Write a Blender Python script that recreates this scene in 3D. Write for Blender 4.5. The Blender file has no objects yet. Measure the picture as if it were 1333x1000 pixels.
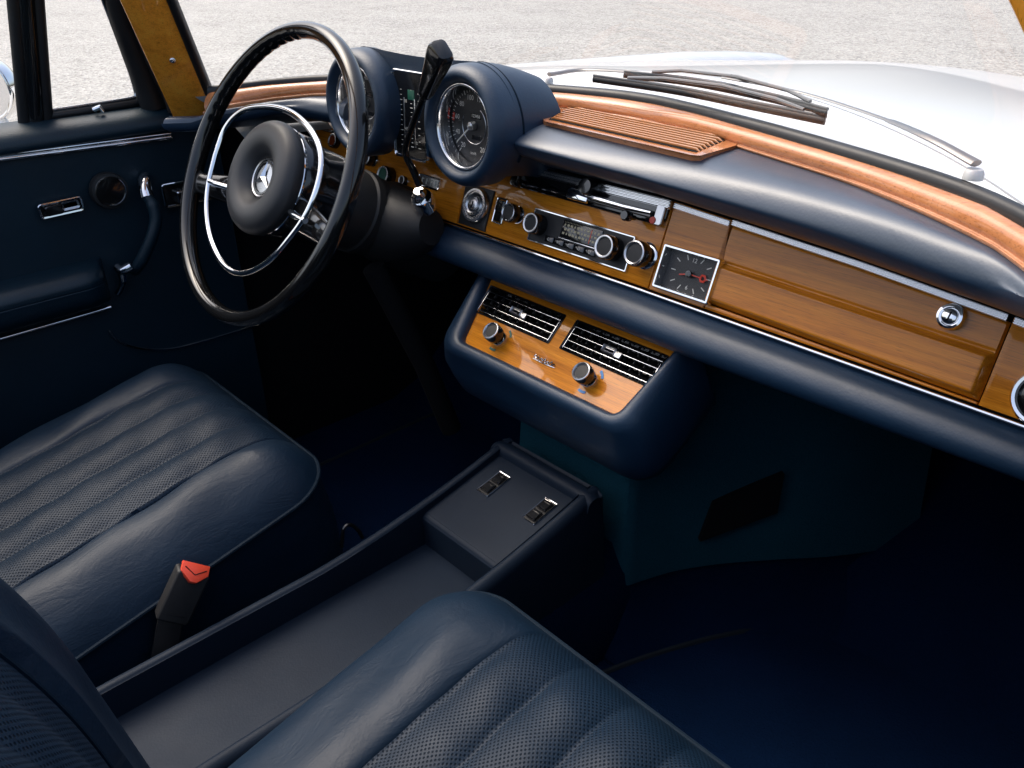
import bpy, bmesh, math, random
import numpy as np
from mathutils import Vector, Matrix
random.seed(7)
rng = np.random.default_rng(7)
scene = bpy.context.scene
COL = scene.collection
R_ = math.radians

# ------------------------------------------------------------------ camera
CAM = np.array([.70, 0.0, .95])
YAW, PITCH, ROLL, FPX = R_(47.51), R_(28.52), R_(.93), 1086.0
_f = np.array([-math.sin(YAW)*math.cos(PITCH), math.cos(YAW)*math.cos(PITCH), -math.sin(PITCH)])
_r = np.array([math.cos(YAW), math.sin(YAW), 0.0])
_d = np.cross(_f, _r)
_r2 = _r*math.cos(ROLL)+_d*math.sin(ROLL)
_d2 = np.cross(_f, _r2)
cam = bpy.data.cameras.new('camera')
cam.sensor_width = 36.0
cam.lens = FPX/1333.0*36.0
cam.clip_start = .02
cam.clip_end = 500
camo = bpy.data.objects.new('camera', cam)
COL.objects.link(camo)
m = Matrix.Identity(4)
for i in range(3):
    m[i][0], m[i][1], m[i][2], m[i][3] = _r2[i], -_d2[i], -_f[i], CAM[i]
camo.matrix_world = m
scene.camera = camo

# ------------------------------------------------------------------ light
SUN_EL, SUN_AZ = R_(60), R_(-104)          # azimuth measured from +Y towards +X
w = bpy.data.worlds.new('World')
scene.world = w
w.use_nodes = True
nt = w.node_tree
bg = nt.nodes['Background']
sky = nt.nodes.new('ShaderNodeTexSky')
sky.sky_type = 'NISHITA'
sky.sun_disc = False
sky.sun_elevation = SUN_EL
sky.sun_rotation = SUN_AZ
sky.air_density = 1.0
sky.dust_density = 6.0
sky.ozone_density = 1.0
hs = nt.nodes.new('ShaderNodeHueSaturation')
hs.inputs['Saturation'].default_value = .95      # veiled, overcast sky
nt.links.new(sky.outputs[0], hs.inputs['Color'])
nt.links.new(hs.outputs[0], bg.inputs['Color'])
bg.inputs['Strength'].default_value = .15
sl = bpy.data.lights.new('sun', 'SUN')
sl.energy = .5
sl.angle = R_(50)
sl.color = (1, .96, .9)
so = bpy.data.objects.new('sun', sl)
COL.objects.link(so)
sd = Vector((math.sin(SUN_AZ)*math.cos(SUN_EL), math.cos(SUN_AZ)*math.cos(SUN_EL), math.sin(SUN_EL)))
so.rotation_euler = sd.to_track_quat('Z', 'Y').to_euler()
so.location = (0, 0, 6)
vs = scene.view_settings
vs.view_transform = 'Standard'
vs.look = 'None'
vs.exposure = 1.05
vs.gamma = 1
vs.use_curve_mapping = False

# ------------------------------------------------------------------ helpers
def V(*a): return np.array(a, float)
def nrm(a):
    a = np.asarray(a, float); return a/np.linalg.norm(a)
def ray(p):
    return _r2*((p[0]-666.5)/FPX)+_d2*((p[1]-500)/FPX)+_f
def at(p, ax, v):
    """point of the place seen at photo pixel p on the plane ax = v"""
    r = ray(p); i = 'xyz'.index(ax)
    return CAM+r*(v-CAM[i])/r[i]
class Frame:
    def __init__(s, o, u, v, n, k=1.0): s.o, s.u, s.v, s.n, s.k = V(*o), nrm(u), nrm(v), nrm(n), k
    def __call__(s, a, b, c=0.0): return s.o+(s.u*a+s.v*b+s.n*c)*s.k
    def shift(s, a, b, c=0.0): return Frame(s(a, b, c), s.u, s.v, s.n, s.k)
    def rot(s, ang):
        c, q = math.cos(ang), math.sin(ang)
        return Frame(s.o, s.u*c+s.v*q, s.v*c-s.u*q, s.n)

class MB:
    def __init__(s): s.v, s.f, s.s = [], [], []
    def add(s, vs, fs, smooth=True):
        k = len(s.v)
        s.v += [tuple(map(float, p)) for p in vs]
        s.f += [tuple(i+k for i in f) for f in fs]
        s.s += [smooth]*len(fs)
        return s
    def grid(s, rows, closed_u=False, closed_v=False, smooth=True, flip=False):
        rows = [list(r) for r in rows]
        n, mm = len(rows), len(rows[0])
        vs_ = [p for r in rows for p in r]
        fs = []
        for i in range(n if closed_v else n-1):
            for j in range(mm if closed_u else mm-1):
                a, b = i*mm+j, i*mm+(j+1) % mm
                c, d = ((i+1) % n)*mm+(j+1) % mm, ((i+1) % n)*mm+j
                fs.append((d, c, b, a) if flip else (a, b, c, d))
        return s.add(vs_, fs, smooth)
    def tube(s, path, r, n=10, closed=False, caps=True, flat=None, up=None, smooth=True):
        P = np.array(path, float); N = len(P)
        rr = np.full(N, r) if np.isscalar(r) else np.array(r, float)
        T = np.zeros_like(P)
        for i in range(N):
            a = P[(i-1) % N] if (closed or i > 0) else P[i]
            b = P[(i+1) % N] if (closed or i < N-1) else P[i]
            T[i] = nrm(b-a)
        u0 = V(0, 0, 1) if up is None else V(*up)
        if abs(T[0] @ nrm(u0)) > .95: u0 = V(1, 0, 0) if abs(T[0][0]) < .9 else V(0, 1, 0)
        rows = []; U = None
        for i in range(N):
            if up is not None or U is None: U = u0-T[i]*(u0 @ T[i])
            else: U = U-T[i]*(U @ T[i])
            U = nrm(U); W = np.cross(T[i], U)
            fl = (1, 1) if flat is None else flat
            rows.append([P[i]+rr[i]*(fl[0]*math.cos(a)*W+fl[1]*math.sin(a)*U) for a in np.linspace(0, 2*math.pi, n, endpoint=False)])
        s.grid(rows, closed_u=True, closed_v=closed, smooth=smooth)
        if caps and not closed:
            for row, fl in ((rows[0], True), (rows[-1], False)):
                k = list(range(n)); s.add(row, [tuple(k[::-1]) if fl else tuple(k)], False)
        return s
    def lathe(s, prof, fr, n=32, a0=0, a1=2*math.pi, sq=(1, 1)):
        """prof: (radius, height along fr.n)"""
        full = abs(a1-a0-2*math.pi) < 1e-6
        A = np.linspace(a0, a1, n, endpoint=not full)
        rows = [[fr(r*math.cos(a)*sq[0], r*math.sin(a)*sq[1], h) for a in A] for r, h in prof]
        return s.grid(rows, closed_u=full)
    def rr(s, fr, w, h, rad, levels, n=5, cap0=False, cap1=True, smooth=False, skew=0):
        """rounded-rectangle levels: (inset, height)"""
        rows = []
        for ins, z in levels:
            rows.append([fr(a+skew*b, b, z) for a, b in rrect(w-2*ins, h-2*ins, max(rad-ins, .0002), n)])
        s.grid(rows, closed_u=True, smooth=smooth)
        k = list(range(len(rows[0])))
        if cap1: s.add(rows[-1], [tuple(k)], False)
        if cap0: s.add(rows[0], [tuple(k[::-1])], False)
        return s
    def box(s, fr, w, h, d, bev=.001):
        """box w x h in u,v, from n=0 to n=d"""
        b = min(bev, abs(d)*.45)
        return s.rr(fr, w, h, bev*1.5, [(0, 0), (0, d-b), (b*.3, d-b*.3), (b, d)], n=2, cap0=True)
    def poly(s, pts, fr, d, bev=.001):
        """polygon prism in fr's u,v from n=0 to n=d with a bevelled top edge"""
        P = np.array(pts, float); c = P.mean(0); N = len(P)
        ar = sum(P[i][0]*P[(i+1) % N][1]-P[(i+1) % N][0]*P[i][1] for i in range(N))
        if ar < 0: P = P[::-1]
        def inset(t):
            out = []
            for i in range(N):
                e0, e1 = nrm(P[i]-P[i-1]), nrm(P[(i+1) % N]-P[i])
                n0, n1 = V(-e0[1], e0[0]), V(-e1[1], e1[0])
                bb = n0+n1; bb = bb/max(.2, (bb @ bb)/2)
                out.append(P[i]+bb*t)
            return out
        rows = [[fr(a, b, z) for a, b in inset(t)] for t, z in ((0, 0), (0, d-bev), (bev*.3, d-bev*.3), (bev, d))]
        s.grid(rows, closed_u=True, smooth=False)
        k = list(range(N)); s.add(rows[-1], [tuple(k)], False); s.add(rows[0], [tuple(k[::-1])], False)
        return s
    def text(s, txt, fr, size, z=0.0, align='CENTER', stretch=1.0):
        cu = bpy.data.curves.new('t', 'FONT'); cu.body = txt; cu.size = size
        cu.align_x = align; cu.align_y = 'CENTER'; cu.resolution_u = 2
        ob = bpy.data.objects.new('t', cu); COL.objects.link(ob)
        me = ob.to_mesh()
        vs_ = [fr(q.co.x*stretch, q.co.y, z) for q in me.vertices]
        fs = [tuple(p.vertices) for p in me.polygons]
        ob.to_mesh_clear(); bpy.data.objects.remove(ob); bpy.data.curves.remove(cu)
        return s.add(vs_, fs, False)
    def build(s, name, mat, parent=None, sharp=None):
        me = bpy.data.meshes.new(name)
        off = V(*ROOTLOC.get(parent.name if parent else None, (0, 0, 0)))
        me.from_pydata([tuple(np.array(p)-off) for p in s.v], [], s.f)
        me.polygons.foreach_set('use_smooth', s.s)
        me.update()
        bm = bmesh.new(); bm.from_mesh(me)
        bmesh.ops.remove_doubles(bm, verts=bm.verts, dist=1e-6)
        bmesh.ops.recalc_face_normals(bm, faces=bm.faces)
        bm.to_mesh(me); bm.free()
        me.set_sharp_from_angle(angle=R_(sharp if sharp else 42))
        o = bpy.data.objects.new(name, me); COL.objects.link(o)
        me.materials.append(mat)
        if parent:
            o.parent = parent
            ROOTLOC[o.name] = tuple(off)
        return o
ROOTLOC = {}
def rrect(w, h, r, n=5):
    out = []; r = min(r, w/2-1e-5, h/2-1e-5)
    for cx, cy, a0 in ((w/2-r, h/2-r, 0), (-w/2+r, h/2-r, 90), (-w/2+r, -h/2+r, 180), (w/2-r, -h/2+r, 270)):
        for k in range(n+1):
            a = R_(a0+90*k/n); out.append((cx+r*math.cos(a), cy+r*math.sin(a)))
    return out
def holed(outer, holes, fr, z0, z1):
    from mathutils.geometry import tessellate_polygon
    b = MB(); loops = [list(outer)]+[list(h) for h in holes]
    flat = [p for l in loops for p in l]
    tris = tessellate_polygon([[Vector((p[0], p[1], 0)) for p in l] for l in loops])
    b.add([fr(p[0], p[1], z1) for p in flat], [tuple(t) for t in tris], False)
    for l in loops: b.grid([[fr(p[0], p[1], z) for p in l] for z in (z1, z0)], closed_u=True, smooth=False)
    return b
def spline(P, n):
    """Catmull-Rom through P"""
    P = np.array(P, float); Q = np.vstack([2*P[0]-P[1], P, 2*P[-1]-P[-2]]); out = []
    m_ = len(P)-1
    for t in np.linspace(0, m_, n):
        i = min(int(t), m_-1); x = t-i
        a, b, c, d = Q[i], Q[i+1], Q[i+2], Q[i+3]
        out.append(.5*((2*b)+(c-a)*x+(2*a-5*b+4*c-d)*x*x+(3*b-a-3*c+d)*x**3))
    return out
def interp(x, xs, ys): return float(np.interp(x, xs, ys))
def thing(name, label, cat, loc=(0, 0, 0), group=None):
    o = bpy.data.objects.new(name, None); COL.objects.link(o)
    o.empty_display_size = .05
    o.location = tuple(map(float, loc)); o['label'] = label; o['category'] = cat
    if group: o['group'] = group
    ROOTLOC[o.name] = tuple(map(float, loc))
    return o
def structure(o): o['kind'] = 'structure'; return o

# ------------------------------------------------------------------ materials
def newmat(name):
    mt = bpy.data.materials.new(name); mt.use_nodes = True
    return mt, mt.node_tree.nodes, mt.node_tree.links, mt.node_tree.nodes['Principled BSDF']
def coords(N, L, scale=(1, 1, 1), rot=(0, 0, 0)):
    tc = N.new('ShaderNodeTexCoord'); mp = N.new('ShaderNodeMapping')
    mp.inputs['Scale'].default_value = scale; mp.inputs['Rotation'].default_value = rot
    L.new(tc.outputs['Object'], mp.inputs[0]); return mp.outputs[0]
def noise(N, L, co, sc, det=3, rough=.55, dist=0.0):
    n = N.new('ShaderNodeTexNoise'); n.inputs['Scale'].default_value = sc
    n.inputs['Detail'].default_value = det; n.inputs['Roughness'].default_value = rough
    n.inputs['Distortion'].default_value = dist
    L.new(co, n.inputs['Vector']); return n.outputs['Fac']
def ramp(N, L, fac, stops):
    r = N.new('ShaderNodeValToRGB'); el = r.color_ramp.elements
    while len(el) < len(stops): el.new(.5)
    for e, (p, c) in zip(el, stops):
        e.position = p; e.color = (*c, 1) if len(c) == 3 else c
    L.new(fac, r.inputs[0]); return r.outputs[0]
def bump(N, L, h, strength, dist, prev=None):
    b = N.new('ShaderNodeBump'); b.inputs['Strength'].default_value = strength
    b.inputs['Distance'].default_value = dist
    L.new(h, b.inputs['Height'])
    if prev is not None: L.new(prev, b.inputs['Normal'])
    return b.outputs[0]
def mth(N, L, op, a, b=None, clamp=False):
    n = N.new('ShaderNodeMath'); n.operation = op; n.use_clamp = clamp
    for i, x in enumerate((a, b)):
        if x is None: continue
        if isinstance(x, (int, float)): n.inputs[i].default_value = x
        else: L.new(x, n.inputs[i])
    return n.outputs[0]
def simple(name, col, rough=.5, metal=0, coat=0, spec=.5, rvar=0, bmp=None, emit=None):
    mt, N, L, P = newmat(name)
    P.inputs['Base Color'].default_value = (*col, 1); P.inputs['Roughness'].default_value = rough
    P.inputs['Metallic'].default_value = metal; P.inputs['Coat Weight'].default_value = coat
    P.inputs['Coat Roughness'].default_value = .04
    P.inputs['Specular IOR Level'].default_value = spec
    co = coords(N, L)
    f = noise(N, L, co, 35, 4)
    if rvar:
        r = N.new('ShaderNodeMapRange'); r.inputs[1].default_value = .3; r.inputs[2].default_value = .7
        r.inputs[3].default_value = max(.02, rough-rvar); r.inputs[4].default_value = rough+rvar
        L.new(f, r.inputs[0]); L.new(r.outputs[0], P.inputs['Roughness'])
    if bmp:
        L.new(bump(N, L, noise(N, L, co, bmp[0], 3), bmp[1], bmp[2]), P.inputs['Normal'])
    return mt
def leather(name, c0, c1, rough, crease=.3, perf=None, grain=.25, spec=.5, coat=0):
    mt, N, L, P = newmat(name)
    P.inputs['Coat Weight'].default_value = coat; P.inputs['Coat Roughness'].default_value = .42
    co = coords(N, L)
    big = noise(N, L, co, 9, 4, .6)
    colr = ramp(N, L, big, [(.3, c0), (.7, c1)])
    vor = N.new('ShaderNodeTexVoronoi'); vor.inputs['Scale'].default_value = 380
    L.new(co, vor.inputs['Vector'])
    nb = bump(N, L, vor.outputs['Distance'], grain, .0006)
    mp2 = coords(N, L, (1, .38, 1), (0, 0, .25))
    cr = noise(N, L, mp2, 26, 5, .62, .9)
    ridge = mth(N, L, 'ABSOLUTE', mth(N, L, 'SUBTRACT', cr, .5))
    ridge = mth(N, L, 'MINIMUM', mth(N, L, 'MULTIPLY', ridge, 9.0), 1.0)
    nb = bump(N, L, ridge, crease, .0016, nb)
    nb = bump(N, L, noise(N, L, co, 14, 3, .5), crease*.9, .006, nb)
    mr = N.new('ShaderNodeMapRange'); mr.inputs[3].default_value = rough-.06; mr.inputs[4].default_value = rough+.09
    L.new(noise(N, L, co, 22, 4), mr.inputs[0]); L.new(mr.outputs[0], P.inputs['Roughness'])
    if perf:
        ax, pitch, rad = perf
        tc = N.new('ShaderNodeTexCoord'); sx = N.new('ShaderNodeSeparateXYZ')
        L.new(tc.outputs['Object'], sx.inputs[0])
        a, b = sx.outputs[ax[0]], sx.outputs[ax[1]]
        ds = []
        for off in (0.0, .5):
            qa = mth(N, L, 'SUBTRACT', mth(N, L, 'FRACT', mth(N, L, 'ADD', mth(N, L, 'DIVIDE', a, pitch), off)), .5)
            qb = mth(N, L, 'SUBTRACT', mth(N, L, 'FRACT', mth(N, L, 'ADD', mth(N, L, 'DIVIDE', b, pitch*1.15), off)), .5)
            ds.append(mth(N, L, 'SQRT', mth(N, L, 'ADD', mth(N, L, 'MULTIPLY', qa, qa), mth(N, L, 'MULTIPLY', qb, qb))))
        dd = mth(N, L, 'MINIMUM', ds[0], ds[1])
        mr2 = N.new('ShaderNodeMapRange'); mr2.inputs[1].default_value = rad*.7; mr2.inputs[2].default_value = rad*1.15
        L.new(dd, mr2.inputs[0]); hole = mr2.outputs[0]
        mx = N.new('ShaderNodeMix'); mx.data_type = 'RGBA'
        L.new(hole, mx.inputs['Factor']); mx.inputs['A'].default_value = (.0012, .0050, .011, 1)
        L.new(colr, mx.inputs['B']); colr = mx.outputs['Result']
        nb = bump(N, L, hole, .35, .0008, nb)
        L.new(mth(N, L, 'ADD', mth(N, L, 'MULTIPLY', hole, spec*.7), spec*.3), P.inputs['Specular IOR Level'])
    else:
        P.inputs['Specular IOR Level'].default_value = spec
    L.new(colr, P.inputs['Base Color']); L.new(nb, P.inputs['Normal'])
    return mt
def wood(name, scale, c, rough=.28, coat=1.0, rot=(0, 0, 0)):
    mt, N, L, P = newmat(name)
    co = coords(N, L, scale, rot)
    f1 = noise(N, L, co, 1.0, 6, .6, .35)
    f2 = noise(N, L, coords(N, L, tuple(4.5*q for q in scale), rot), 1.0, 3, .7)
    f = mth(N, L, 'ADD', mth(N, L, 'MULTIPLY', f1, .6), mth(N, L, 'MULTIPLY', f2, .4))
    L.new(ramp(N, L, f, [(.33, c[0]), (.5, c[1]), (.66, c[2])]), P.inputs['Base Color'])
    pr = noise(N, L, coords(N, L, tuple(12*q if q > 30 else 14*q for q in scale), rot), 1.0, 2, .6)
    mrp = N.new('ShaderNodeMapRange'); mrp.inputs[1].default_value = .30; mrp.inputs[2].default_value = .44
    mrp.inputs[3].default_value = .62; mrp.inputs[4].default_value = 1.0
    L.new(pr, mrp.inputs[0])
    mxp = N.new('ShaderNodeMix'); mxp.data_type = 'RGBA'; mxp.blend_type = 'MULTIPLY'; mxp.inputs['Factor'].default_value = 1.0
    src = P.inputs['Base Color'].links[0].from_socket
    L.new(src, mxp.inputs['A']); L.new(mrp.outputs[0], mxp.inputs['B']); L.new(mxp.outputs['Result'], P.inputs['Base Color'])
    P.inputs['Roughness'].default_value = rough
    P.inputs['Coat Weight'].default_value = coat; P.inputs['Coat Roughness'].default_value = .035
    P.inputs['Coat IOR'].default_value = 1.5; P.inputs['Specular IOR Level'].default_value = .12
    co2 = coords(N, L)
    L.new(bump(N, L, noise(N, L, co2, 30, 2), .05, .002), P.inputs['Coat Normal'])
    return mt
WC = ((.37, .112, .007), (.58, .195, .012), (.70, .265, .021))
M = {}
M['wood'] = wood('honey_wood', (4, 120, 150), WC, coat=.55)
M['wood_pillar'] = wood('pillar_wood', (110, 40, 3), ((.64, .21, .020), (.86, .325, .034), (.90, .40, .05)), rot=(0, R_(20), 0), rough=.35, coat=.6)
M['wood_cap'] = wood('cap_wood', (6, 60, 60), ((.42, .155, .055), (.52, .205, .080), (.60, .25, .105)), rough=.2)  # pink of the reflected sky is put into the wood colour
NAVY = ((.0013, .0180, .046), (.0022, .0235, .057))
M['dash_leather'] = leather('dash_leather', *NAVY, .48, crease=.05, grain=.20, spec=.6, coat=.3)
M['pad_leather'] = leather('pad_leather', *NAVY, 0.44, crease=.05, grain=.15, spec=.8, coat=.9)
M['seat_leather'] = leather('seat_leather', (.0016, .0105, .025), (.0034, .0150, .033), .50, crease=.14, grain=.15, spec=.30)
M['seat_perf'] = leather('perforated_leather', (.0016, .0105, .025), (.0034, .0150, .033), .52, spec=.26, crease=.08, perf=((0, 1), .0046, .21))
M['back_perf'] = leather('perforated_back_leather', (.0016, .0105, .025), (.0034, .0150, .033), .52, spec=.26, crease=.06, perf=((0, 2), .0046, .21))
M['console_vinyl'] = leather('console_vinyl', (.0036, .0092, .0195), (.0052, .0122, .0245), .55, crease=.03, grain=.14, spec=.2)
M['door_leather'] = leather('door_leather', (.0011, .0125, .0225), (.0018, .0165, .029), .46, crease=.05, spec=.45)
M['piping'] = simple('piping', (.003, .0110, .022), .65, spec=.15)
M['chrome'] = simple('chrome', (.82, .82, .83), .07, 1.0, rvar=.03)
M['strip'] = simple('strip_chrome', (.88, .88, .88), .2, 1.0)
M['satin'] = simple('satin_steel', (.55, .55, .56), .28, 1.0, rvar=.05)
M['black_gloss'] = simple('black_gloss_plastic', (.006, .006, .0065), .16, coat=.6, rvar=.04)
M['bakelite'] = simple('dark_bakelite', (.006, .006, .006), .13, coat=.25, rvar=.04)
M['black_matte'] = simple('black_matte_plastic', (.012, .012, .0125), .55, bmp=(300, .2, .0005))
M['hub_rubber'] = simple('hub_rubber', (.020, .021, .023), .5, bmp=(420, .15, .0004))
M['rubber'] = simple('black_rubber', (.010, .010, .011), .42, rvar=.06)
M['slat_wood'] = simple('slat_wood', (.44, .17, .055), .3, coat=.5)
M['dark'] = simple('dark_void', (.004, .004, .005), .8, spec=.2)
M['dial'] = simple('dial_black', (.012, .012, .013), .5)
M['white_mark'] = simple('white_print', (.62, .60, .54), .6)
M['cream_mark'] = simple('cream_print', (.45, .40, .26), .6)
M['red'] = simple('red_paint', (.62, .045, .02), .4)
M['orange_red'] = simple('buckle_red', (.70, .065, .028), .38, bmp=(60, .1, .001))
M['amber'] = simple('amber_lens', (.32, .05, .01), .2, coat=1)
M['green'] = simple('green_mark', (.01, .09, .055), .4)
M['blue_mark'] = simple('blue_mark', (.02, .20, .50), .4)
M['paint'] = simple('white_car_paint', (.70, .71, .72), .35, coat=.7)
M['mat_edge'] = simple('mat_edge', (.006, .010, .016), .8, spec=.2)
M['darkline'] = simple('panel_gap', (.05, .05, .055), .6)

def carpet(name, c, c2):
    mt, N, L, P = newmat(name); co = coords(N, L)
    f = noise(N, L, co, 320, 3, .7); g = noise(N, L, co, 5, 3)
    ff = mth(N, L, 'ADD', mth(N, L, 'MULTIPLY', f, .5), mth(N, L, 'MULTIPLY', g, .5))
    L.new(ramp(N, L, ff, [(.35, c), (.65, c2)]), P.inputs['Base Color'])
    P.inputs['Roughness'].default_value = .95; P.inputs['Specular IOR Level'].default_value = .04
    P.inputs['Sheen Weight'].default_value = .0
    L.new(bump(N, L, f, .8, .003), P.inputs['Normal']); return mt
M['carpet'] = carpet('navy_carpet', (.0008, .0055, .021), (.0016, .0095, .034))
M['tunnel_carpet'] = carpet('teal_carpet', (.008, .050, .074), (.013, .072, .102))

def glass(name, tint=(1, 1, 1), ior=1.45):
    mt, N, L, P = newmat(name); N.remove(P)
    out = N['Material Output']
    t = N.new('ShaderNodeBsdfTransparent'); t.inputs[0].default_value = (*tint, 1)
    g = N.new('ShaderNodeBsdfGlossy'); g.inputs['Roughness'].default_value = .02
    fr = N.new('ShaderNodeFresnel'); fr.inputs[0].default_value = ior
    mx = N.new('ShaderNodeMixShader')
    L.new(mth(N, L, 'MINIMUM', fr.outputs[0], .07), mx.inputs[0]); L.new(t.outputs[0], mx.inputs[1]); L.new(g.outputs[0], mx.inputs[2])
    L.new(mx.outputs[0], out.inputs[0]); return mt
M['glass'] = glass('window_glass', (.97, .985, .975), 1.12)
M['lens'] = glass('gauge_glass', (1, 1, 1), 1.12)

def gravel():
    mt, N, L, P = newmat('gravel'); co = coords(N, L)
    vor = N.new('ShaderNodeTexVoronoi'); vor.inputs['Scale'].default_value = 34
    L.new(co, vor.inputs['Vector'])
    n1 = noise(N, L, co, 55, 5, .7); n2 = noise(N, L, co, 1.1, 5, .65); n3 = noise(N, L, coords(N, L, (1, 1, 1), (0, 0, .8)), 7, 4, .7)
    n4 = noise(N, L, coords(N, L, (.25, .9, 1), (0, 0, .75)), 1.0, 4, .6, .4)
    sx = N.new('ShaderNodeSeparateColor'); L.new(vor.outputs['Color'], sx.inputs[0])
    f = mth(N, L, 'ADD', mth(N, L, 'MULTIPLY', sx.outputs[0], .28), mth(N, L, 'MULTIPLY', n1, .30))
    f = mth(N, L, 'ADD', f, mth(N, L, 'ADD', mth(N, L, 'ADD', mth(N, L, 'MULTIPLY', n2, .16), mth(N, L, 'MULTIPLY', n4, .14)), mth(N, L, 'MULTIPLY', n3, .16)))
    L.new(ramp(N, L, f, [(.27, (.095, .091, .084)), (.42, (.29, .281, .261)), (.52, (.375, .365, .342)), (.68, (.48, .468, .443))]), P.inputs['Base Color'])
    P.inputs['Roughness'].default_value = .9
    nb = bump(N, L, vor.outputs['Distance'], .7, .02)
    L.new(bump(N, L, n3, .5, .04, nb), P.inputs['Normal']); return mt
M['gravel'] = gravel()

# ------------------------------------------------------------------ ground
GZ = -.36
g = MB()
n = 90
xs = np.sign(np.linspace(-1, 1, n))*np.abs(np.linspace(-1, 1, n))**2.2*160
g.grid([[(x, y, GZ+.012*math.sin(x*.9+y*.35)*math.sin(y*.7-x*.2)+.008*math.sin(2.3*x+1.7*y)) for x in xs] for y in xs])
structure(g.build('ground', M['gravel']))

# ------------------------------------------------------------------ car body (shell)
body = thing('convertible', 'white open car body with its bonnet, wood faced screen pillars and windscreen above gravel', 'car', (0, .9, GZ))
def hood_z(x, y):
    t = max(0, y-1.0)
    return .772-.062*t-.048*t*t-.055*(abs(x)/.62)**2.2+(.012*math.exp(-(x/.16)**2))*min(1, t*2)
rear = [(-.66, .60), (-.56, .74), (-.48, .80), (-.29, .93), (0, 1.035), (.29, .93), (.48, .80), (.56, .74), (.66, .60)]
def rear_y(x): return interp(x, [p[0] for p in rear], [p[1] for p in rear])
def smooth_rear(x): return np.mean([rear_y(x+d) for d in np.linspace(-.12, .12, 9)])
XS = np.linspace(-.66, .66, 45)
b = MB()
rows = []
for k in range(48):
    t = k/47
    rows.append([(x, smooth_rear(x)+t*(2.62-smooth_rear(x)-.25*(x/.66)**4), 0) for x in XS])
rows = [[(x, y, hood_z(x, y)) for x, y, _ in r] for r in rows]
edge = [[(x, y+.0015, z-.018) for x, y, z in rows[0]]]
end = [[(x, y+.05, z-.05) for x, y, z in rows[-1]], [(x, y+.07, z-.25) for x, y, z in rows[-1]]]
b.grid(edge+rows+end)
b.build('bonnet', M['paint'], body)
# cowl panel between windscreen and bonnet
def ws_y(x): return interp(abs(x), [0, .10, .235, .37, .45, .51, .57, .612, .64], [.868, .850, .815, .775, .744, .712, .66, .605, .54])
def ws_z(x): return interp(abs(x), [0, .235, .37, .48, .57, .612, .64], [.757, .754, .751, .749, .741, .735, .728])
def sm(fn, x, d=.05): return float(np.mean([fn(x+q) for q in np.linspace(-d, d, 7)]))
b = MB()
rows = []
for t in np.linspace(0, 1, 12):
    r = []
    for x in XS:
        y0, y1 = sm(ws_y, x)+.004, smooth_rear(x)-.0065
        y = y0+(y1-y0)*t
        z = (sm(ws_z, x)-.004)*(1-t)+(hood_z(x, y1)+.0005)*t-.010*math.sin(math.pi*t)
        r.append((x, y, z))
    rows.append(r)
rows.append([(x, y+.002, z-.03) for x, y, z in rows[-1]])
b.grid(rows)
b.build('cowl_panel', M['paint'], body)
b = MB()
b.grid([[(x, smooth_rear(x)-.02, hood_z(x, smooth_rear(x))-.022) for x in XS], [(x, smooth_rear(x)+.03, hood_z(x, smooth_rear(x))-.026) for x in XS]])
b.build('bonnet_gap', M['darkline'], body)
# front fenders
YS = [.62, .8, 1.0, 1.3, 1.66, 1.95, 2.19, 2.38, 2.5, 2.58, 2.63, 2.66]
ZT = [.715, .705, .698, .692, .675, .66, .640, .618, .59, .555, .50, .42]
for sx_ in (-1, 1):
    b = MB(); rows = []
    for y in np.linspace(.62, 2.66, 60):
        zt = interp(y, YS, ZT)
        tp = 1-max(0, (y-2.3)/.36)**2*.35
        sec = [(.61, zt-.055), (.645, zt-.038), (.675, zt-.012), (.715, zt), (.755, zt-.004), (.80, zt-.03), (.835, zt-.085), (.85, zt-.2), (.85, zt-.5)]
        rows.append([(sx_*(.73+(a-.73)*tp), y, c) for a, c in spline(sec, 24)])
    b.grid(rows)
    k = rows[-1]; b.add(k, [tuple(range(len(k)))], False)
    b.build('front_fender', M['paint'], body)
# lower door sill and side skins beyond the cabin
for sx_ in (-1, 1):
    b = MB()
    b.grid([[(sx_*xx, y, z) for y in (-1.9, .62)] for xx, z in ((.80, -.02), (.82, -.10), (.78, -.18))])
    b.build('rocker_panel', M['paint'], body)
# windscreen seal, following the scuttle
b = MB()
SX = np.linspace(-.628, .628, 70)
path = [(x, sm(ws_y, x)+.002, sm(ws_z, x)+.002) for x in SX]
sec = [(.004, -.022), (-.004, -.010), (-.005, -.002), (-.003, .0055), (.002, .0085), (.009, .008), (.012, .002), (.012, -.02)]
rows = [[(x, y+a, z+c) for a, c in spline(sec, 18)] for x, y, z in path]
b.grid(rows)
b.build('windscreen_seal', M['rubber'], body)
# windscreen glass
PB, PT = V(.672, .570, .694), V(.453, .393, 1.084)   # pillar axis, right side, base and top
def pil(t, s=1):
    p = PB+(PT-PB)*t; return V(s*p[0], p[1], p[2])
b = MB(); rows = []
for t in np.linspace(0, 1, 14):
    r = []
    for x in np.linspace(-1, 1, 41):
        xb = x*.625; lo = V(xb, sm(ws_y, xb)+.006, sm(ws_z, xb)+.007)
        xt = x*.430; hi = V(xt, .425+.10*(1-abs(x)**2.2), 1.105)
        p = lo+(hi-lo)*t; r.append(p)
    rows.append(r)
b.grid(rows)
b.build('windscreen', M['glass'], body)
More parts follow.
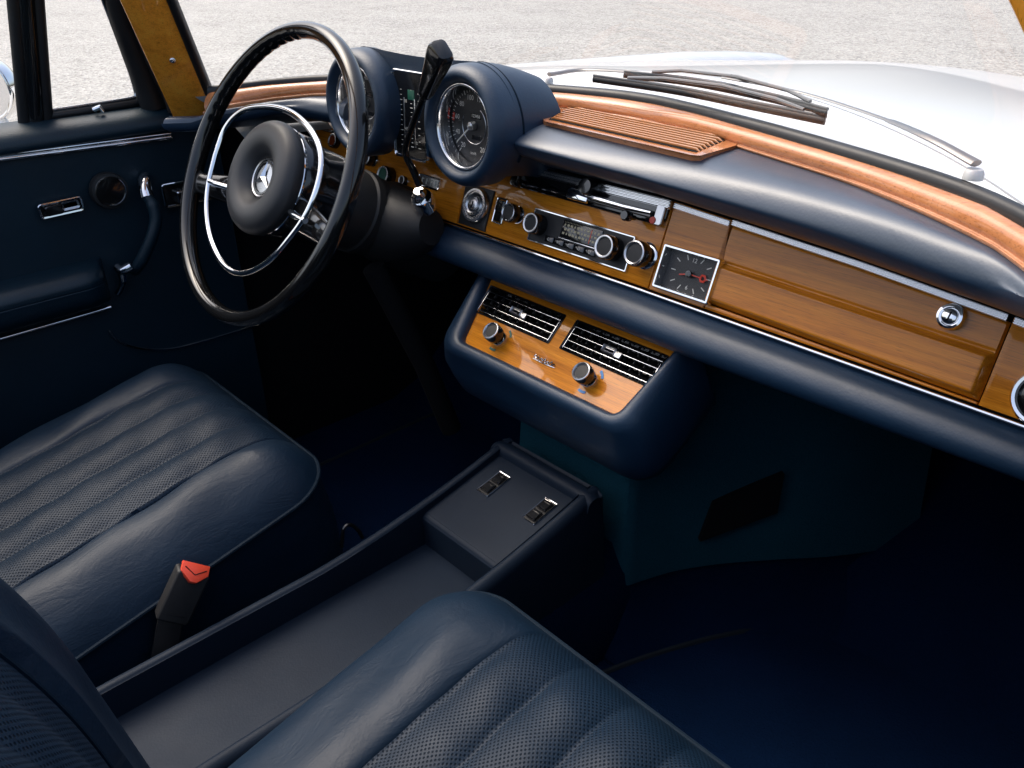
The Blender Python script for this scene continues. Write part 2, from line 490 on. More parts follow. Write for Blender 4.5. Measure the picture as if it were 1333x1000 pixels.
# wooden windscreen pillars
for s_ in (-1, 1):
    b = MB(); rows = []
    for t in np.linspace(-.02, 1, 30):
        p = pil(t, s_)
        wv = nrm(V(s_*.33, -.92, -.2)); nv = nrm(V(-s_*.90, -.36, -.17))    # width and outward-to-cabin
        hw = .031-.002*t
        prof = [(-hw, -.018), (-hw, -.003), (-hw*.9, .0), (-hw*.45, .0016), (0, .002), (hw*.45, .0016), (hw*.9, .0), (hw, -.003), (hw, -.018)]
        rows.append([p+wv*a+nv*c for a, c in spline(prof, 28)])
    b.grid(rows); b.add(rows[0], [tuple(range(len(rows[0])))], False)
    po = b.build('windscreen_pillar', M['wood_pillar'], body)
    q = pil(.24, s_)+nv*.0035+wv*-.003
    f_ = Frame(q, wv, np.cross(nv, wv), nv)
    sc = MB(); sc.lathe([(.0045, 0), (.0042, .0016), (.003, .0026), (.0009, .0028), (.0008, .0016), (0, .0016)], f_, 16)
    sc.build('screw', M['chrome'], po)
    b = MB()
    b.tube([pil(t, s_)-wv*(.031-.002*t+.004)+nv*(-.004) for t in np.linspace(-.06, 1, 24)], .0085, 10)
    b.build('pillar_seal', M['rubber'], body)
# windscreen header and folded hood stack (open convertible)
b = MB()
hdr = [(x*.44, .405+.085*(1-abs(x)**2.2), 1.098) for x in np.linspace(-1, 1, 25)]
b.tube(hdr, .016, 10, flat=(1.3, .8), up=(0, 0, 1)); b.build('windscreen_header', M['wood_pillar'], body)
b = MB(); rows = []
for x in np.linspace(-.68, .68, 30):
    rows.append([(x, -1.35+.24*math.cos(a), .69+(.10+.012*math.sin(9*x))*math.sin(a)) for a in np.linspace(0, math.pi, 16)])
b.grid(rows); b.build('folded_hood', M['door_leather'], body)
b = MB()
b.grid([[(x, y, .69) for x in (-.75, .75)] for y in (-2.3, -1.38)])
for s_ in (-1, 1):
    b.grid([[(s_*.75, y, z) for y in (-2.3, -.32)] for z in (-.1, .35, .69)])
b.build('rear_body', M['paint'], body)
b = MB()
for s_ in (-1, 1):
    b.grid([[(s_*.69, y, z) for y in (-1.4, -.32)] for z in (0, .35, .69)])
b.grid([[(x, -1.36, z) for x in (-.69, .69)] for z in (0, .69)])
b.build('rear_trim', M['door_leather'], body)
# unseen closed passenger door beside the camera, added to darken the floor
b = MB()
b.grid([[(x, y, z) for y in (-.42, .2, .618)] for x, z in ((.709, .06), (.709, .64), (.700, .672), (.722, .702), (.765, .705), (.80, .60), (.82, .30), (.81, -.08))])
b.build('unseen_passenger_door', M['door_leather'], body)
# floor, tunnel, bulkhead
b = MB()
rows = []
for y in np.linspace(-1.4, 1.45, 40):
    z = 0 if y < .98 else (y-.98)*.85
    rows.append([(x, y, z+.003*math.sin(9*x+5*y)) for x in np.linspace(-.74, .74, 24)])
b.grid(rows)
b.build('cabin_floor', M['carpet'], body)
b = MB()
b.grid([[(x, 1.25, z) for x in (-.80, .80)] for z in (-.1, .5)])
b.grid([[(x, 1.25-.38*t, .5+.235*t) for x in (-.68, .68)] for t in (0, 1)])
for s_ in (-1, 1):
    b.grid([[(s_*.735, y, z) for y in (.62, 1.26)] for z in (-.02, .70)])
b.build('bulkhead', M['dark'], body)
# transmission tunnel cover (teal carpet) flaring to the toe board on the passenger side
b = MB()
base = [(-.125, 1.15), (-.125, .90), (-.125, .775), (-.105, .755), (0, .752), (.095, .748), (.118, .755), (.128, .78), (.15, .835), (.19, .90), (.24, .965), (.30, 1.04), (.37, 1.15)]
B_ = spline([V(a, c) for a, c in base], 80)
rows = []
for t in np.linspace(0, 1, 10):
    r = []
    for a, c in B_:
        z = .098+.444*t
        r.append((a*(1-.10*t), c+.02*t, z))
    rows.append(r)
lip = [[(a*.97, c+.012, .092) for a, c in B_]]
b.grid(lip+rows)
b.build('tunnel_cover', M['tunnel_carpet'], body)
b = MB()
b.grid([[(a*k, c+q, z) for a, c in B_] for k, q, z in ((1.35, -.05, .002), (1.16, -.02, .03), (1.0, .004, .07), (.97, .012, .13))])
b.build('tunnel_carpet', M['carpet'], body)
# low transmission tunnel running back under the console
b = MB()
b.grid([[(x, y, z) for y in (-1.3, .78)] for x, z in ((-.13, 0), (-.115, .12), (-.09, .165), (.09, .165), (.115, .12), (.13, 0))])
b.build('tunnel', M['carpet'], body)

# ------------------------------------------------------------------ dashboard
dash = thing('dashboard', 'long navy padded dashboard with honey coloured wood facing and chrome strips under the windscreen', 'dashboard', (0, .9, .5))
t68 = R_(68)
FA = Frame((0, .76, .575), (1, 0, 0), (0, math.cos(t68), math.sin(t68)), (0, -math.sin(t68), math.cos(t68)))
def ftop(x): return interp(x, [-.7, -.3, .12, .205, .36, .50, .62], [.092, .098, .0985, .0935, .084, .072, .060])
def fbot(x): return interp(x, [-.7, .1, .56], [-.008, -.0075, -.012])
def slab(x0, x1, holes=None, h=.006, vt=None, vb=None, nx=24):
    b = MB(); xs = np.linspace(x0, x1, nx); rows = []
    top = lambda x: (vt(x) if vt else ftop(x)); bot = lambda x: (vb(x) if vb else fbot(x))
    for ins, z in ((0, -.006), (0, h-.0015), (.0005, h-.0004), (.0015, h)):
        r = [FA(min(max(x, x0+ins), x1-ins), top(x)-ins, z) for x in xs]+[FA(min(max(x, x0+ins), x1-ins), bot(x)+ins, z) for x in xs[::-1]]
        rows.append(r)
    b.grid(rows, closed_u=True, smooth=False)
    m_ = len(rows[-1])
    for i in range(nx-1): b.add([rows[-1][i], rows[-1][i+1], rows[-1][m_-2-i], rows[-1][m_-1-i]], [(0, 1, 2, 3)], False)
    return b
b = MB(); xs = np.linspace(-.68, .66, 40)
b.grid([[FA(x, ftop(x)+.02, -.004) for x in xs], [FA(x, fbot(x)-.02, -.004) for x in xs]])
b.build('fascia_backing', M['dark'], dash)
for x0, x1 in ((-.66, -.2372), (-.2358, .1228)):
    slab(x0, x1).build('wood_panel', M['wood'], dash)
b = MB(); oc = [(.1242, fbot(.13)), (.2035, fbot(.2)), (.2035, ftop(.2035)), (.1242, ftop(.1242))]
hc_ = [(.1735-.0362, .0235-.0232), (.1735+.0362, .0235-.0232), (.1735+.0362, .0235+.0232), (.1735-.0362, .0235+.0232)]
oi = [(.1252, oc[0][1]+.001), (.2025, oc[1][1]+.001), (.2025, oc[2][1]-.001), (.1252, oc[3][1]-.001)]
b.grid([[FA(*p, -.006) for p in oc], [FA(*p, .005) for p in oc], [FA(*p, .006) for p in oi], [FA(*p, .006) for p in hc_], [FA(*p, -.006) for p in hc_]], closed_u=True, smooth=False)
b.build('wood_panel', M['wood'], dash)
slab(.5045, .64).build('wood_panel', M['wood'], dash)
# rail below the glove box and its lid with a raised lower field
slab(.2049, .5032, vt=lambda x: -.0025-.022*(x-.21)).build('wood_rail', M['wood'], dash)
def lid_h(x, v):
    vt = interp(x, [.205, .505], [.0455, .0365]); vb = interp(x, [.205, .505], [0.0005, -.0062])
    d = min(x-.2070, .5012-x, vt-v, v-vb)
    q = max(0.0, min(1.0, d/.0052)); q = q*q*(3-2*q)
    e = max(0.0, 1-abs(v-vt-.0015)/.0022) if (.208 < x < .500) else 0
    return .0056+.0072*q-.0012*e
b = MB(); rows = []
for k in range(70):
    t = k/69; r = []
    for i in range(160):
        x = .2052+(.5030-.2052)*i/159
        vt, vb = ftop(x)-.0052, interp(x, [.205, .505], [-.0010, -.0080])
        v = vb+(vt-vb)*t
        e = min(x-.2052, .5030-x, (vt-v), (v-vb))
        r.append(FA(x, v, lid_h(x, v)-.004*max(0, 1-e/.0022)**2))
    rows.append(r)
b.grid(rows)
lid = b.build('glovebox_lid', M['wood'], dash, sharp=60)
lf = FA.shift(.4565, .0575, .006)
b = MB(); b.lathe([(.0125, 0), (.0125, .006), (.0112, .009), (.0092, .0095), (.0088, .0075), (.0075, .0072), (.0072, .0088), (.0062, .0096), (0, .0096)], lf, 32)
lk = b.build('lock', M['chrome'], lid)
b = MB(); b.box(lf.rot(-.1).shift(0, 0, .0093), .0014, .0088, .0008, .0002); b.build('keyhole', M['dark'], lk)
# chrome ribbed strips
def ribbed(x0, x1, vfun, w=.0052, h=.005, name='chrome_strip', n=30, par=dash, ribs=3):
    b = MB(); rows = []
    prof = [(-w/2, 0), (-w/2, h*.6)]
    for k in range(ribs):
        c = -w/2+(k+.5)*w/ribs
        for a in np.linspace(-1, 1, 6): prof.append((c+a*w/ribs*.46, h*.45+.9*(w/ribs)*math.sqrt(max(0, 1-a*a))+h*.15))
    prof += [(w/2, h*.6), (w/2, 0)]
    for x in np.linspace(x0, x1, n): rows.append([FA(x, vfun(x)+a, .004+c) for a, c in prof])
    b.grid(rows)
    for r in (rows[0], rows[-1]): b.add(r, [tuple(range(len(r)))], False)
    return b.build(name, M['strip'], par, sharp=35)
ribbed(.1255, .2030, lambda x: ftop(x)-.0045, .0062)
ribbed(.2062, .5000, lambda x: ftop(x)-.0022, .0062)
ribbed(.5060, .63, lambda x: ftop(x)-.0022, .0062)
ribbed(-.69, -.565, lambda x: .074+.0*(x), .006)
# long trim along the lower edge: bright bead over a lower lip
b = MB(); rows = []
prof = [(.0012, .000), (.0012, .0060), (.0004, .0072), (-.0010, .0074), (-.0021, .0066), (-.0028, .0048), (-.0031, .002), (-.0034, -.004)]
for x in np.linspace(-.335, .66, 60): rows.append([FA(x, fbot(x)-.0035+a, c) for a, c in prof])
b.grid(rows); b.build('lower_trim', M['chrome'], dash, sharp=30)

# upper pad
capx = [0, .10, .19, .33, .425, .50, .55, .585, .60, .605]
capy = [.845, .834, .813, .776, .733, .693, .655, .610, .575, .52]
capz = [.737, .737, .737, .734, .732, .729, .722, .714, .709, .705]
def cap_f(x): return V(x, sm(lambda q: interp(abs(q), capx, capy), x, .03), interp(abs(x), capx, capz))
rrx = [0, .10, .235, .37, .48, .57, .612, .63]
rry = [.866, .843, .808, .772, .717, .652, .602, .55]
rrz = [.757, .757, .754, .751, .750, .741, .735, .73]
def cap_r(x):
    return V(x, sm(lambda q: interp(abs(q), rrx, rry), x, .03), interp(abs(x), rrx, rrz))
def tip_y(x): return interp(abs(x), [0, .3, .40, .54, .60, .64], [.712, .712, .698, .655, .615, .56])
def upper_sec(x):
    c = cap_f(x); yt = min(sm(tip_y, x, .04), c[1]-.02); d = c[1]-yt; zf = FA(x, ftop(x), 0)
    zt, zb = c[2], zf[2]-.001
    lift = .0045+.006*max(0, min(1, (.1-x)/.2))
    zl = (lambda y: .95-(.95-zf[2]-lift)*y/zf[1]) if x > -.3 else (lambda y: min(zf[2]+.006+.22*(zf[1]-y), zt-.024))
    h2 = max(.016, (zt-.006-zl(yt))*.5)
    P = [(c[1]+.012, zt-.012), (c[1]+.002, zt-.001), (c[1]-.30*d, zt-.0005), (c[1]-.64*d, zt-.0022), (c[1]-.88*d, zt-.009), (yt, zl(yt)+h2),
         (yt+.003, zl(yt)+h2*.5), (yt+.014, zl(yt+.014)+h2*.12), (yt+.035, zl(yt+.035)+.001), (max(yt+.05, zf[1]+.006), zf[2]+.0035), (zf[1]+.05, zf[2]+.006)]
    return [V(x, a, c_) for a, c_ in spline(P, 60)]
for xa, xb, q in ((-.635, -.42, 24), (-.135, .66, 90)):
    b = MB(); rows = [upper_sec(x) for x in np.linspace(xa, xb, q)]; b.grid(rows)
    for r in (rows[0], rows[-1]): b.add(r, [tuple(range(len(r)))], False)
    b.build('upper_pad', M['pad_leather'], dash)
# lower pad
def lower_sec(x):
    s_ = 1
    if x < -.30: s_ = math.sqrt(max(.02, 1-((-.30-x)/.04)**2))
    z0 = FA(0, fbot(x)-.011, 0)[2]; yo = FA(0, fbot(x)-.011, 0)[1]
    P = [(.004, .004), (-.008, .001), (-.021, -.005), (-.030, -.016), (-.032, -.028), (-.027, -.039), (-.012, -.047), (.012, -.053), (.045, -.057), (.10, -.055)]
    kz = interp(x, [.2, .56], [1, .80])
    return [V(x, yo+.01+(a*kz-.01)*s_, z0-.026+(c*kz+.026)*s_) for a, c in spline(P, 44)]
b = MB(); rows = [lower_sec(x) for x in list(-.34+np.linspace(0, .04, 12)**1)+list(np.linspace(-.295, .68, 70))]
b.grid(rows); b.add(rows[0], [tuple(range(len(rows[0])))], False); b.build('lower_pad', M['dash_leather'], dash)
# under-dash shelf that closes the foot wells from above
b = MB(); b.grid([[(x, y, z) for x in (-.70, -.3, 0, .3, .70)] for y, z in ((.79, .505), (.86, .50), (1.24, .47))]); b.build('under_tray', M['dark'], dash)
# wood capping under the screen
b = MB(); rows = []
for x in np.linspace(-.622, .628, 110):
    a = cap_f(max(-.604, min(.604, x))); r = cap_r(x)
    e = r-a; n_ = nrm(np.cross(V(1, 0, 0), nrm(e)))*(1)
    if n_[2] < 0: n_ = -n_
    prof = [(-.10, -.012), (-.10, -.002), (-.03, .0035), (.06, .005), (.13, .0025), (.20, .0022), (.30, .0048), (.6, .0065), (.9, .004), (1.12, -.002), (1.15, -.012)]
    rows.append([a+e*q+n_*c for q, c in spline([V(p, q) for p, q in prof], 40)])
b.grid(rows); b.build('wood_capping', M['wood_cap'], dash, sharp=60)
# slatted outlet set in the pad
GO = np.mean([at((705, 157), 'z', .7395), at((735, 139), 'z', .7395), at((962, 188), 'z', .7395), at((908, 201), 'z', .7395)], axis=0)
def gq(p, z): return at(p, 'z', z)
def outl(z, k=0.0):
    c = V(835, 170)
    pts = [(704, 153), (708, 158), (800, 179), (900, 202), (912, 203), (958, 190), (964, 185), (950, 177), (850, 158), (740, 137), (734, 138)]
    return [gq(tuple(V(*p)+(c-V(*p))*k*.5), z) for p in pts]
b = MB()
o0 = outl(.7395)
o0 = [p+V(0, .004, -.03) for p in o0]; o1 = outl(.7395); o2 = outl(.741, .02)
b.grid([o0, o1, o2], closed_u=True); b.add(o2, [tuple(range(len(o2)))], False)
gr = b.build('air_outlet', M['wood_cap'], dash)
for k in range(8):
    t = (k+.6)/8.6
    p0 = V(716, 156)+(V(742, 139)-V(716, 156))*t; p1 = V(908, 199)+(V(950, 180)-V(908, 199))*t
    q0, q1 = gq(p0, .7410), gq(p1, .7410)
    b = MB(); b.tube([q0+V(0, 0, -.001)]+[q0+(q1-q0)*e+V(0, 0, .0020) for e in np.linspace(.02, .98, 12)]+[q1+V(0, 0, -.001)], .0014, 8, flat=(1, 1.2), up=(0, 0, 1)); b.build('slat', M['slat_wood'], gr)
b = MB()
z_ = .7416
q = [gq(p, z_) for p in ((714, 155), (906, 198), (947, 181), (742, 140))]
b.add(q, [(0, 1, 2, 3)], False); b.build('grille_gap', M['dark'], gr)

# instrument binnacle
GL, GR = V(-.382, .690, .732), V(-.141, .690, .732)
GK = .9176
def hood_back(x, z): return min(.80, sm(ws_y, x)-.020-(z-.755)*.60)
def hood_outline(t):
    r = .0752; zc = .732
    L_ = [(-.382+r*math.cos(a), zc+r*math.sin(a)) for a in np.linspace(R_(235), R_(95), 30)]
    mid = [(x, zc+r-.004*math.sin(math.pi*(x+.382)/.241)) for x in np.linspace(-.382, -.141, 14)[1:-1]]
    Rr = [(-.141+r*math.cos(a), zc+r*math.sin(a)) for a in np.linspace(R_(85), R_(-55), 30)]
    out = []
    for a, c in L_+mid+Rr:
        yb = max(.735, hood_back(a, c)); y = .7195+(yb-.7195)*t
        out.append(V(a, y, c-.012*t*t-.006*t))
    return out
b = MB(); b.grid([hood_outline(t) for t in (0, .1, .25, .45, .7, .9, 1)]); ol = hood_outline(0)
b.add(ol, [tuple(range(len(ol)))], False); ol = hood_outline(1); b.add(ol, [tuple(range(len(ol)))], False)
binn = b.build('instrument_hood', M['dash_leather'], dash, sharp=50)
FG = lambda c: Frame(c, (1, 0, 0), (0, 0, 1), (0, -1, 0))
FGt = lambda c: Frame(c, (1, 0, 0), (0, math.sin(R_(4)), math.cos(R_(4))), (0, -math.cos(R_(4)), math.sin(R_(4))))
for c in (GL, GR):
    b = MB(); prof = [(.0560, -.036), (.0575, -.012), (.0605, .000), (.0650, .0070), (.0705, .0085), (.0765, .0050), (.0815, -.004), (.0828, -.016), (.0828, -.038)]
    b.lathe(spline([V(*p)*GK for p in prof], 34), FGt(c), 64); b.build('gauge_hood', M['dash_leather'], binn)
b = MB(); b.tube([V(-.141+.0755*math.cos(a), .728, .7298+.0755*math.sin(a)) for a in np.linspace(R_(-30), R_(96), 40)], .0015, 6); b.build('seam', M['piping'], binn)

def gauge(c, name, nums, a_of, needle, extra, label):
    F = FGt(c).shift(0, 0, -.011)
    F = Frame(F.o, F.u, F.v, F.n); F.k = GK
    b = MB(); b.lathe([(0.0, -.012), (.0565, -.012)], F, 48); g_ = b.build(name, M['dial'], dash); g_['label'] = label
    b = MB(); b.lathe(spline([V(*p) for p in [(.0515, -.010), (.0522, .002), (.0535, .009), (.0560, .0115), (.0585, .009), (.0590, -.004)]], 22), F, 64); b.build('bezel', M['chrome'], g_)
    b = MB()
    for k in range(0, 41):
        a = a_of(nums[0]+(nums[-1]-nums[0])*k/40)
        d = V(-math.sin(a), -math.cos(a))
        f2 = Frame(F(d[0]*.0465, d[1]*.0465, -.0113), F.u*d[0]+F.v*d[1], F.u*-d[1]+F.v*d[0], F.n, GK)
        b.box(f2, .0062 if k % 4 == 0 else .0032, .0011 if k % 4 == 0 else .0007, .0003, .0001)
    b.build('scale', M['white_mark'], g_)
    b = MB()
    for v in nums:
        a = a_of(v); b.text(str(v), F.shift(-math.sin(a)*.0375, -math.cos(a)*.0375), .0098, -.0115)
    b.build('numerals', M['white_mark'], g_)
    for tx, x_, y_, s_ in extra:
        b = MB(); b.text(tx, F.shift(x_, y_), s_, -.0112 if y_ < 0 else -.0109); b.build('unit_lettering' if y_ < 0 else 'counter_digits', M['white_mark'], g_)
    b = MB(); b.lathe([(.0245, -.0116), (.0250, -.0112), (.0256, -.0116)], F, 48, R_(150), R_(420)); b.build('inner_ring', M['satin'], g_)
    a = needle; d = V(-math.sin(a), -math.cos(a))
    b = MB(); b.tube([F(-d[0]*.01, -d[1]*.01, -.006), F(d[0]*.040, d[1]*.040, -.006)], [.0011, .0007], 6); b.build('needle', M['white_mark'], g_)
    b = MB(); b.lathe([(.0062, -.0115), (.0062, -.006), (.0055, -.003), (.0035, -.0018), (0, -.0015)], F, 24); b.build('hub', M['satin'], g_)
    b = MB()
    b.rr(F.shift(.004, .013), .021, .0075, .001, [(0, -.0117), (.0004, -.0112)])
    b.build('counter_window', M['black_gloss'], g_)
    b = MB(); b.rr(F.shift(.006, -.016), .021, .0065, .001, [(0, -.0117), (.0004, -.0112)])
    b.build('counter_window', M['black_gloss'], g_)
    b = MB(); b.lathe([(.0525, -.001), (.03, .0004), (0, .001)], F, 32); b.build('cover_glass', M['lens'], g_)
    return g_, F
gsp, F_ = gauge(GR, 'speedometer', [20, 40, 60, 80, 100, 120, 140, 160, 180, 200], lambda v: R_(38+(v-20)*1.6), R_(50), [('km/h', 0, -.038, .006), ('123456', .004, .013, .0062)], 'round black speedometer numbered 20 to 200')
b = MB(); b.lathe([(.0435, -.0116), (.0435, -.0113), (.0475, -.0113)], F_, 8, R_(270-106), R_(270-92)); b.build('red_mark', M['red'], gsp)
gauge(GL, 'rev_counter', [10, 20, 30, 40, 50, 60], lambda v: R_(70+(v-10)*3.6), R_(55), [('x100', 0, -.036, .006)], 'round black rev counter behind the steering wheel rim')
# upright multi-instrument between the two dials
MF = Frame((-.285, .7175, .7235), (1, 0, 0), (0, .05, 1), (0, -1, .05), .94)
b = MB(); b.rr(MF, .082, .128, .008, [(0, -.002), (0, .003), (.0012, .0038), (.003, .0030), (.004, .0008)], cap1=False, n=6)
mi = b.build('warning_panel', M['chrome'], dash)
b = MB(); b.rr(MF, .075, .121, .006, [(0, -.001), (0, .001)]); b.build('face', M['black_gloss'], mi)
b = MB()
for cx_, r0 in ((-.021, 12), (.004, 14), (.022, 9)):
    for k in range(r0):
        b.box(MF.shift(cx_, -.045+k*.088/r0, .001), .006 if k % 3 == 0 else .0035, .0009, .0004, .0001)
b.text('80', MF.shift(-.010, .020), .007, .0013); b.text('40', MF.shift(-.010, -.020), .007, .0013); b.text('1/2', MF.shift(.013, -.038), .006, .0013)
b.build('scale', M['white_mark'], mi)
b = MB(); b.box(MF.shift(.004, .030, .001), .016, .014, .0005, .0002); b.build('green_reflection', M['green'], mi)  # green patch painted in for a greenish reflection on the face
b = MB()
for cx_ in (-.014, .012): b.box(MF.shift(cx_, -.01, .001), .0022, .07, .0006, .0002)
b.build('indicator_column', M['satin'], mi)

def knob(F, r, h, parent, name='knob', col='black_gloss', ring=True, base=None, face='black_matte'):
    b = MB()
    if base: 
        b.lathe([(base, 0), (base, .002), (base*.9, .0035), (base*.55, .004), (base*.5, h*.55)], F, 28)
        kb = b.build(name, M['chrome'], parent); b = MB()
        b.lathe([(r*.8, h*.38), (r*.98, h*.45), (r, h*.55), (r, h*.93), (r*.95, h)], F, 32); b.build('grip', M[col], kb)
    else:
        b.lathe([(r, 0), (r, h*.93), (r*.95, h)], F, 32); kb = b.build(name, M[col], parent)
    b = MB()
    b.lathe([(r*.95, h*.97), (r*.93, h*1.06), (r*.84, h*1.08), (r*.72, h*1.04), (r*.68, h*.97)], F, 32); b.build('ring', M['satin' if ring else col], kb)
    b = MB(); b.lathe([(r*.70, h*.985), (r*.4, h*1.0), (0, h*1.005)], F, 24); b.build('cap', M[face], kb)
    return kb
S6 = FA.shift(0, 0, .006)
# ignition lock plate
pf = S6.shift(-.2015, .0235)
b = MB(); b.poly([(-.0335, .030), (-.0275, .030), (.0285, .0295), (.0285, -.025), (.030, -.029), (-.029, -.0288)], pf, .003, .001)
ig = b.build('ignition_lock', M['black_matte'], dash)
lf = pf.shift(.0025, .003, .003)
b = MB(); b.lathe([(.0245, 0), (.0245, .006), (.0232, .0085), (.0205, .0085), (.0198, .0060), (.0180, .0058), (.0168, .0085), (.0150, .0095), (.0128, .0075), (.0105, .0070), (.0098, .010), (.0085, .0108), (0, .0108)], lf, 44); lr = b.build('bezel', M['satin'], ig)
b = MB(); b.box(lf.rot(-.15).shift(0, 0, .0105), .0026, .0105, .0008, .0002); b.build('keyhole', M['dark'], ig)
# rocker switch
sf = S6.shift(-.1525, .029)
b = MB(); b.rr(sf, .0205, .036, .002, [(0, 0), (0, .003), (.0008, .0038), (.002, .0035), (.0026, .0015)], cap1=False); sw = b.build('rocker_switch', M['chrome'], dash)
b = MB(); b.rr(sf.shift(-.0, .007), .0150, .0150, .001, [(0, 0), (0, .0055), (.001, .0065)]); b.rr(sf.shift(0, -.008), .015, .0135, .001, [(0, 0), (0, .003), (.001, .004)]); b.build('rocker', M['black_gloss'], sw)
knob(S6.shift(-.118, .031), .0132, .020, dash, 'pull_knob', base=.013)
knob(S6.shift(.108, .029), .0158, .026, dash, 'control_knob', base=.0165)
# radio
rf = S6.shift(-.0005, .0250)
b = MB(); b.rr(rf, .1745, .0450, .0025, [(0, 0), (0, .0025), (.0007, .0034), (.0020, .0034), (.0028, .0018)], cap1=False); rad = b.build('radio', M['chrome'], dash)
b = MB(); b.rr(rf, .170, .0405, .002, [(0, 0), (0, .0015)]); b.build('faceplate', M['black_matte'], rad)
b = MB(); b.rr(rf.shift(.002, .0062), .068, .0235, .0015, [(0, .001), (0, .0026), (.0008, .003)]); b.build('tuning_dial', M['black_gloss'], rad)
b = MB(); b.text('BECKER EUROPA', rf.shift(-.002, .0203), .0046, .0022); b.build('lettering', M['white_mark'], rad)
b = MB()
for r_ in range(3):
    for k in range(11):
        b.box(rf.shift(-.027+k*.0058+.002*(r_ % 2), .0118-r_*.0055, .003), .0040 if (k+r_) % 3 else .0022, .0030, .0002, .0001)
for k in range(24): b.box(rf.shift(-.028+k*.0026, .0155, .003), .0006, .0018, .0002, .0001)
b.build('tuning_scale', M['cream_mark'], rad)
b = MB(); b.box(rf.shift(.019, .006, .0031), .0011, .018, .0004, .0001); b.build('tuning_pointer', M['red'], rad)
b = MB(); b.box(rf.shift(.003, -.0064, .0015), .074, .0012, .0018, .0003); b.build('chrome_line', M['chrome'], rad)
for k, ch in enumerate('LMKUU'):
    bf = rf.shift(-.0490+k*.0182+.002, -.0125)
    b = MB(); b.rr(bf, .0155, .0082, .001, [(0, .001), (0, .0040), (.0010, .0048)]); pb = b.build('push_button', M['black_gloss'], rad)
    b = MB(); b.text(ch, bf, .0062, .0052); b.build('letter', M['white_mark'], pb)
knob(rf.shift(-.0720, .0015, .0015), .0140, .019, rad, 'tuning_knob')
knob(rf.shift(.0595, .0005, .0015), .0152, .021, rad, 'volume_knob')
# heater control with its long sliders
hf = S6.shift(-.006, .0835)
b = MB(); b.rr(hf, .254, .033, .010, [(0, -.002), (0, .004), (.001, .005), (.003, .003)], n=6)
hc = b.build('heater_control', M['black_gloss'], dash)
ribbed(-.100, .1225, lambda x: ftop(x)-.0055, .0100, .013, 'upper_strip', par=hc, ribs=3)
b = MB(); b.rr(hf.shift(.1195, -.005), .0125, .024, .003, [(0, 0), (0, .008), (.001, .009), (.003, .009)]); ep = b.build('end_plate', M['satin'], hc)
b = MB(); b.lathe([(.0045, .009), (.004, .0102), (0, .0105)], hf.shift(.1135, -.0125), 20); b.build('red_dot', M['red'], hc)
b = MB(); b.tube([hf(-.112, -.009, .006), hf(.108, -.008, .006)], .0035, 8, flat=(1, .8)); b.build('slide_rail', M['black_gloss'], hc)
b = MB(); b.box(hf.shift(-.008, -.0075, .006), .036, .013, .007, .002); b.tube([hf(-.02, -.0025, .012), hf(.02, -.004, .014), hf(.07, -.005, .013), hf(.11, -.004, .011)], [.0045, .005, .004, .003], 8, flat=(1, .7)); b.build('slider', M['chrome'], hc)
b = MB(); b.lathe([(.0095, .006), (.0105, .012), (.0105, .022), (.009, .025), (0, .0255)], hf.shift(.010, .006), 24, sq=(1.1, 1)); b.build('slider_knob', M['black_gloss'], hc)
b = MB(); b.lathe([(.0030, .011), (.0030, .020), (.0062, .022), (.0065, .031), (.005, .033), (0, .033)], hf.shift(.0885, -.0155), 20); b.build('slider_knob', M['black_gloss'], hc)
b = MB(); b.rr(hf.shift(-.123, 0), .016, .036, .006, [(0, -.001), (0, .012), (.002, .015), (.005, .015)]); b.build('end_cap', M['black_gloss'], hc)
# clock
cf = S6.shift(.1735, .0235)
b = MB(); b.rr(cf, .0790, .0525, .003, [(0, 0), (0, .009), (.0012, .011), (.0032, .011), (.0040, .009), (.0052, -.002)], cap1=False); ck = b.build('clock', M['chrome'], dash)
b = MB(); b.rr(cf, .0685, .0425, .002, [(0, -.003), (0, -.0015)]); b.build('face', M['dial'], ck)
b = MB()
for k in range(12):
    a = R_(30*k); dx, dy = math.sin(a), math.cos(a)
    sc_ = min(.0290/max(abs(dx), 1e-6), .0175/max(abs(dy), 1e-6), .0245)
    if k in (0, 6): continue
    fr = Frame(cf(dx*sc_, dy*sc_, -.0014), cf.u*dx+cf.v*dy, cf.u*-dy+cf.v*dx, cf.n)
    b.box(fr, .0062, .0011, .0003, .0001)
b.text('12', cf.shift(0, .0160), .0072, -.0012); b.text('6', cf.shift(0, -.0160), .0072, -.0012)
b.build('hour_marks', M['white_mark'], ck)
b = MB(); ff = cf.shift(0, 0, .0015)
for ang, ln, wd in ((R_(196), .0135, .0014), (R_(-2), .017, .0012)):
    b.tube([ff(0, 0), ff(ln*math.cos(ang), ln*math.sin(ang))], wd*.6, 6)
a_ = R_(-2); b.lathe([(.0024, -.0004), (.0038, .0006), (.0052, -.0004)], ff.shift(.0185*math.cos(a_), .0185*math.sin(a_)), 6); b.tube([ff(.022, -.0008), ff(.026, -.0009)], [.0009, .0004], 6)
b.build('hands', M['red'], ck)
b = MB(); b.lathe([(.0038, 0), (.0038, .003), (0, .0035)], ff, 20); b.build('hub', M['black_gloss'], ck)
b = MB(); b.rr(cf, .0700, .0440, .002, [(0, .0065), (0, .007)]); b.build('cover_glass', M['lens'], ck)
# round outlet at the far end
vf = S6.shift(.551, .0125)
b = MB(); b.lathe([(.0260, 0), (.0260, .004), (.0240, .0065), (.0215, .006), (.0205, .001)], vf, 40); rv = b.build('round_air_vent', M['chrome'], dash)
b = MB(); b.lathe([(.0207, .001), (.014, .004), (0, .005)], vf, 32); b.build('shutter', M['black_gloss'], rv)
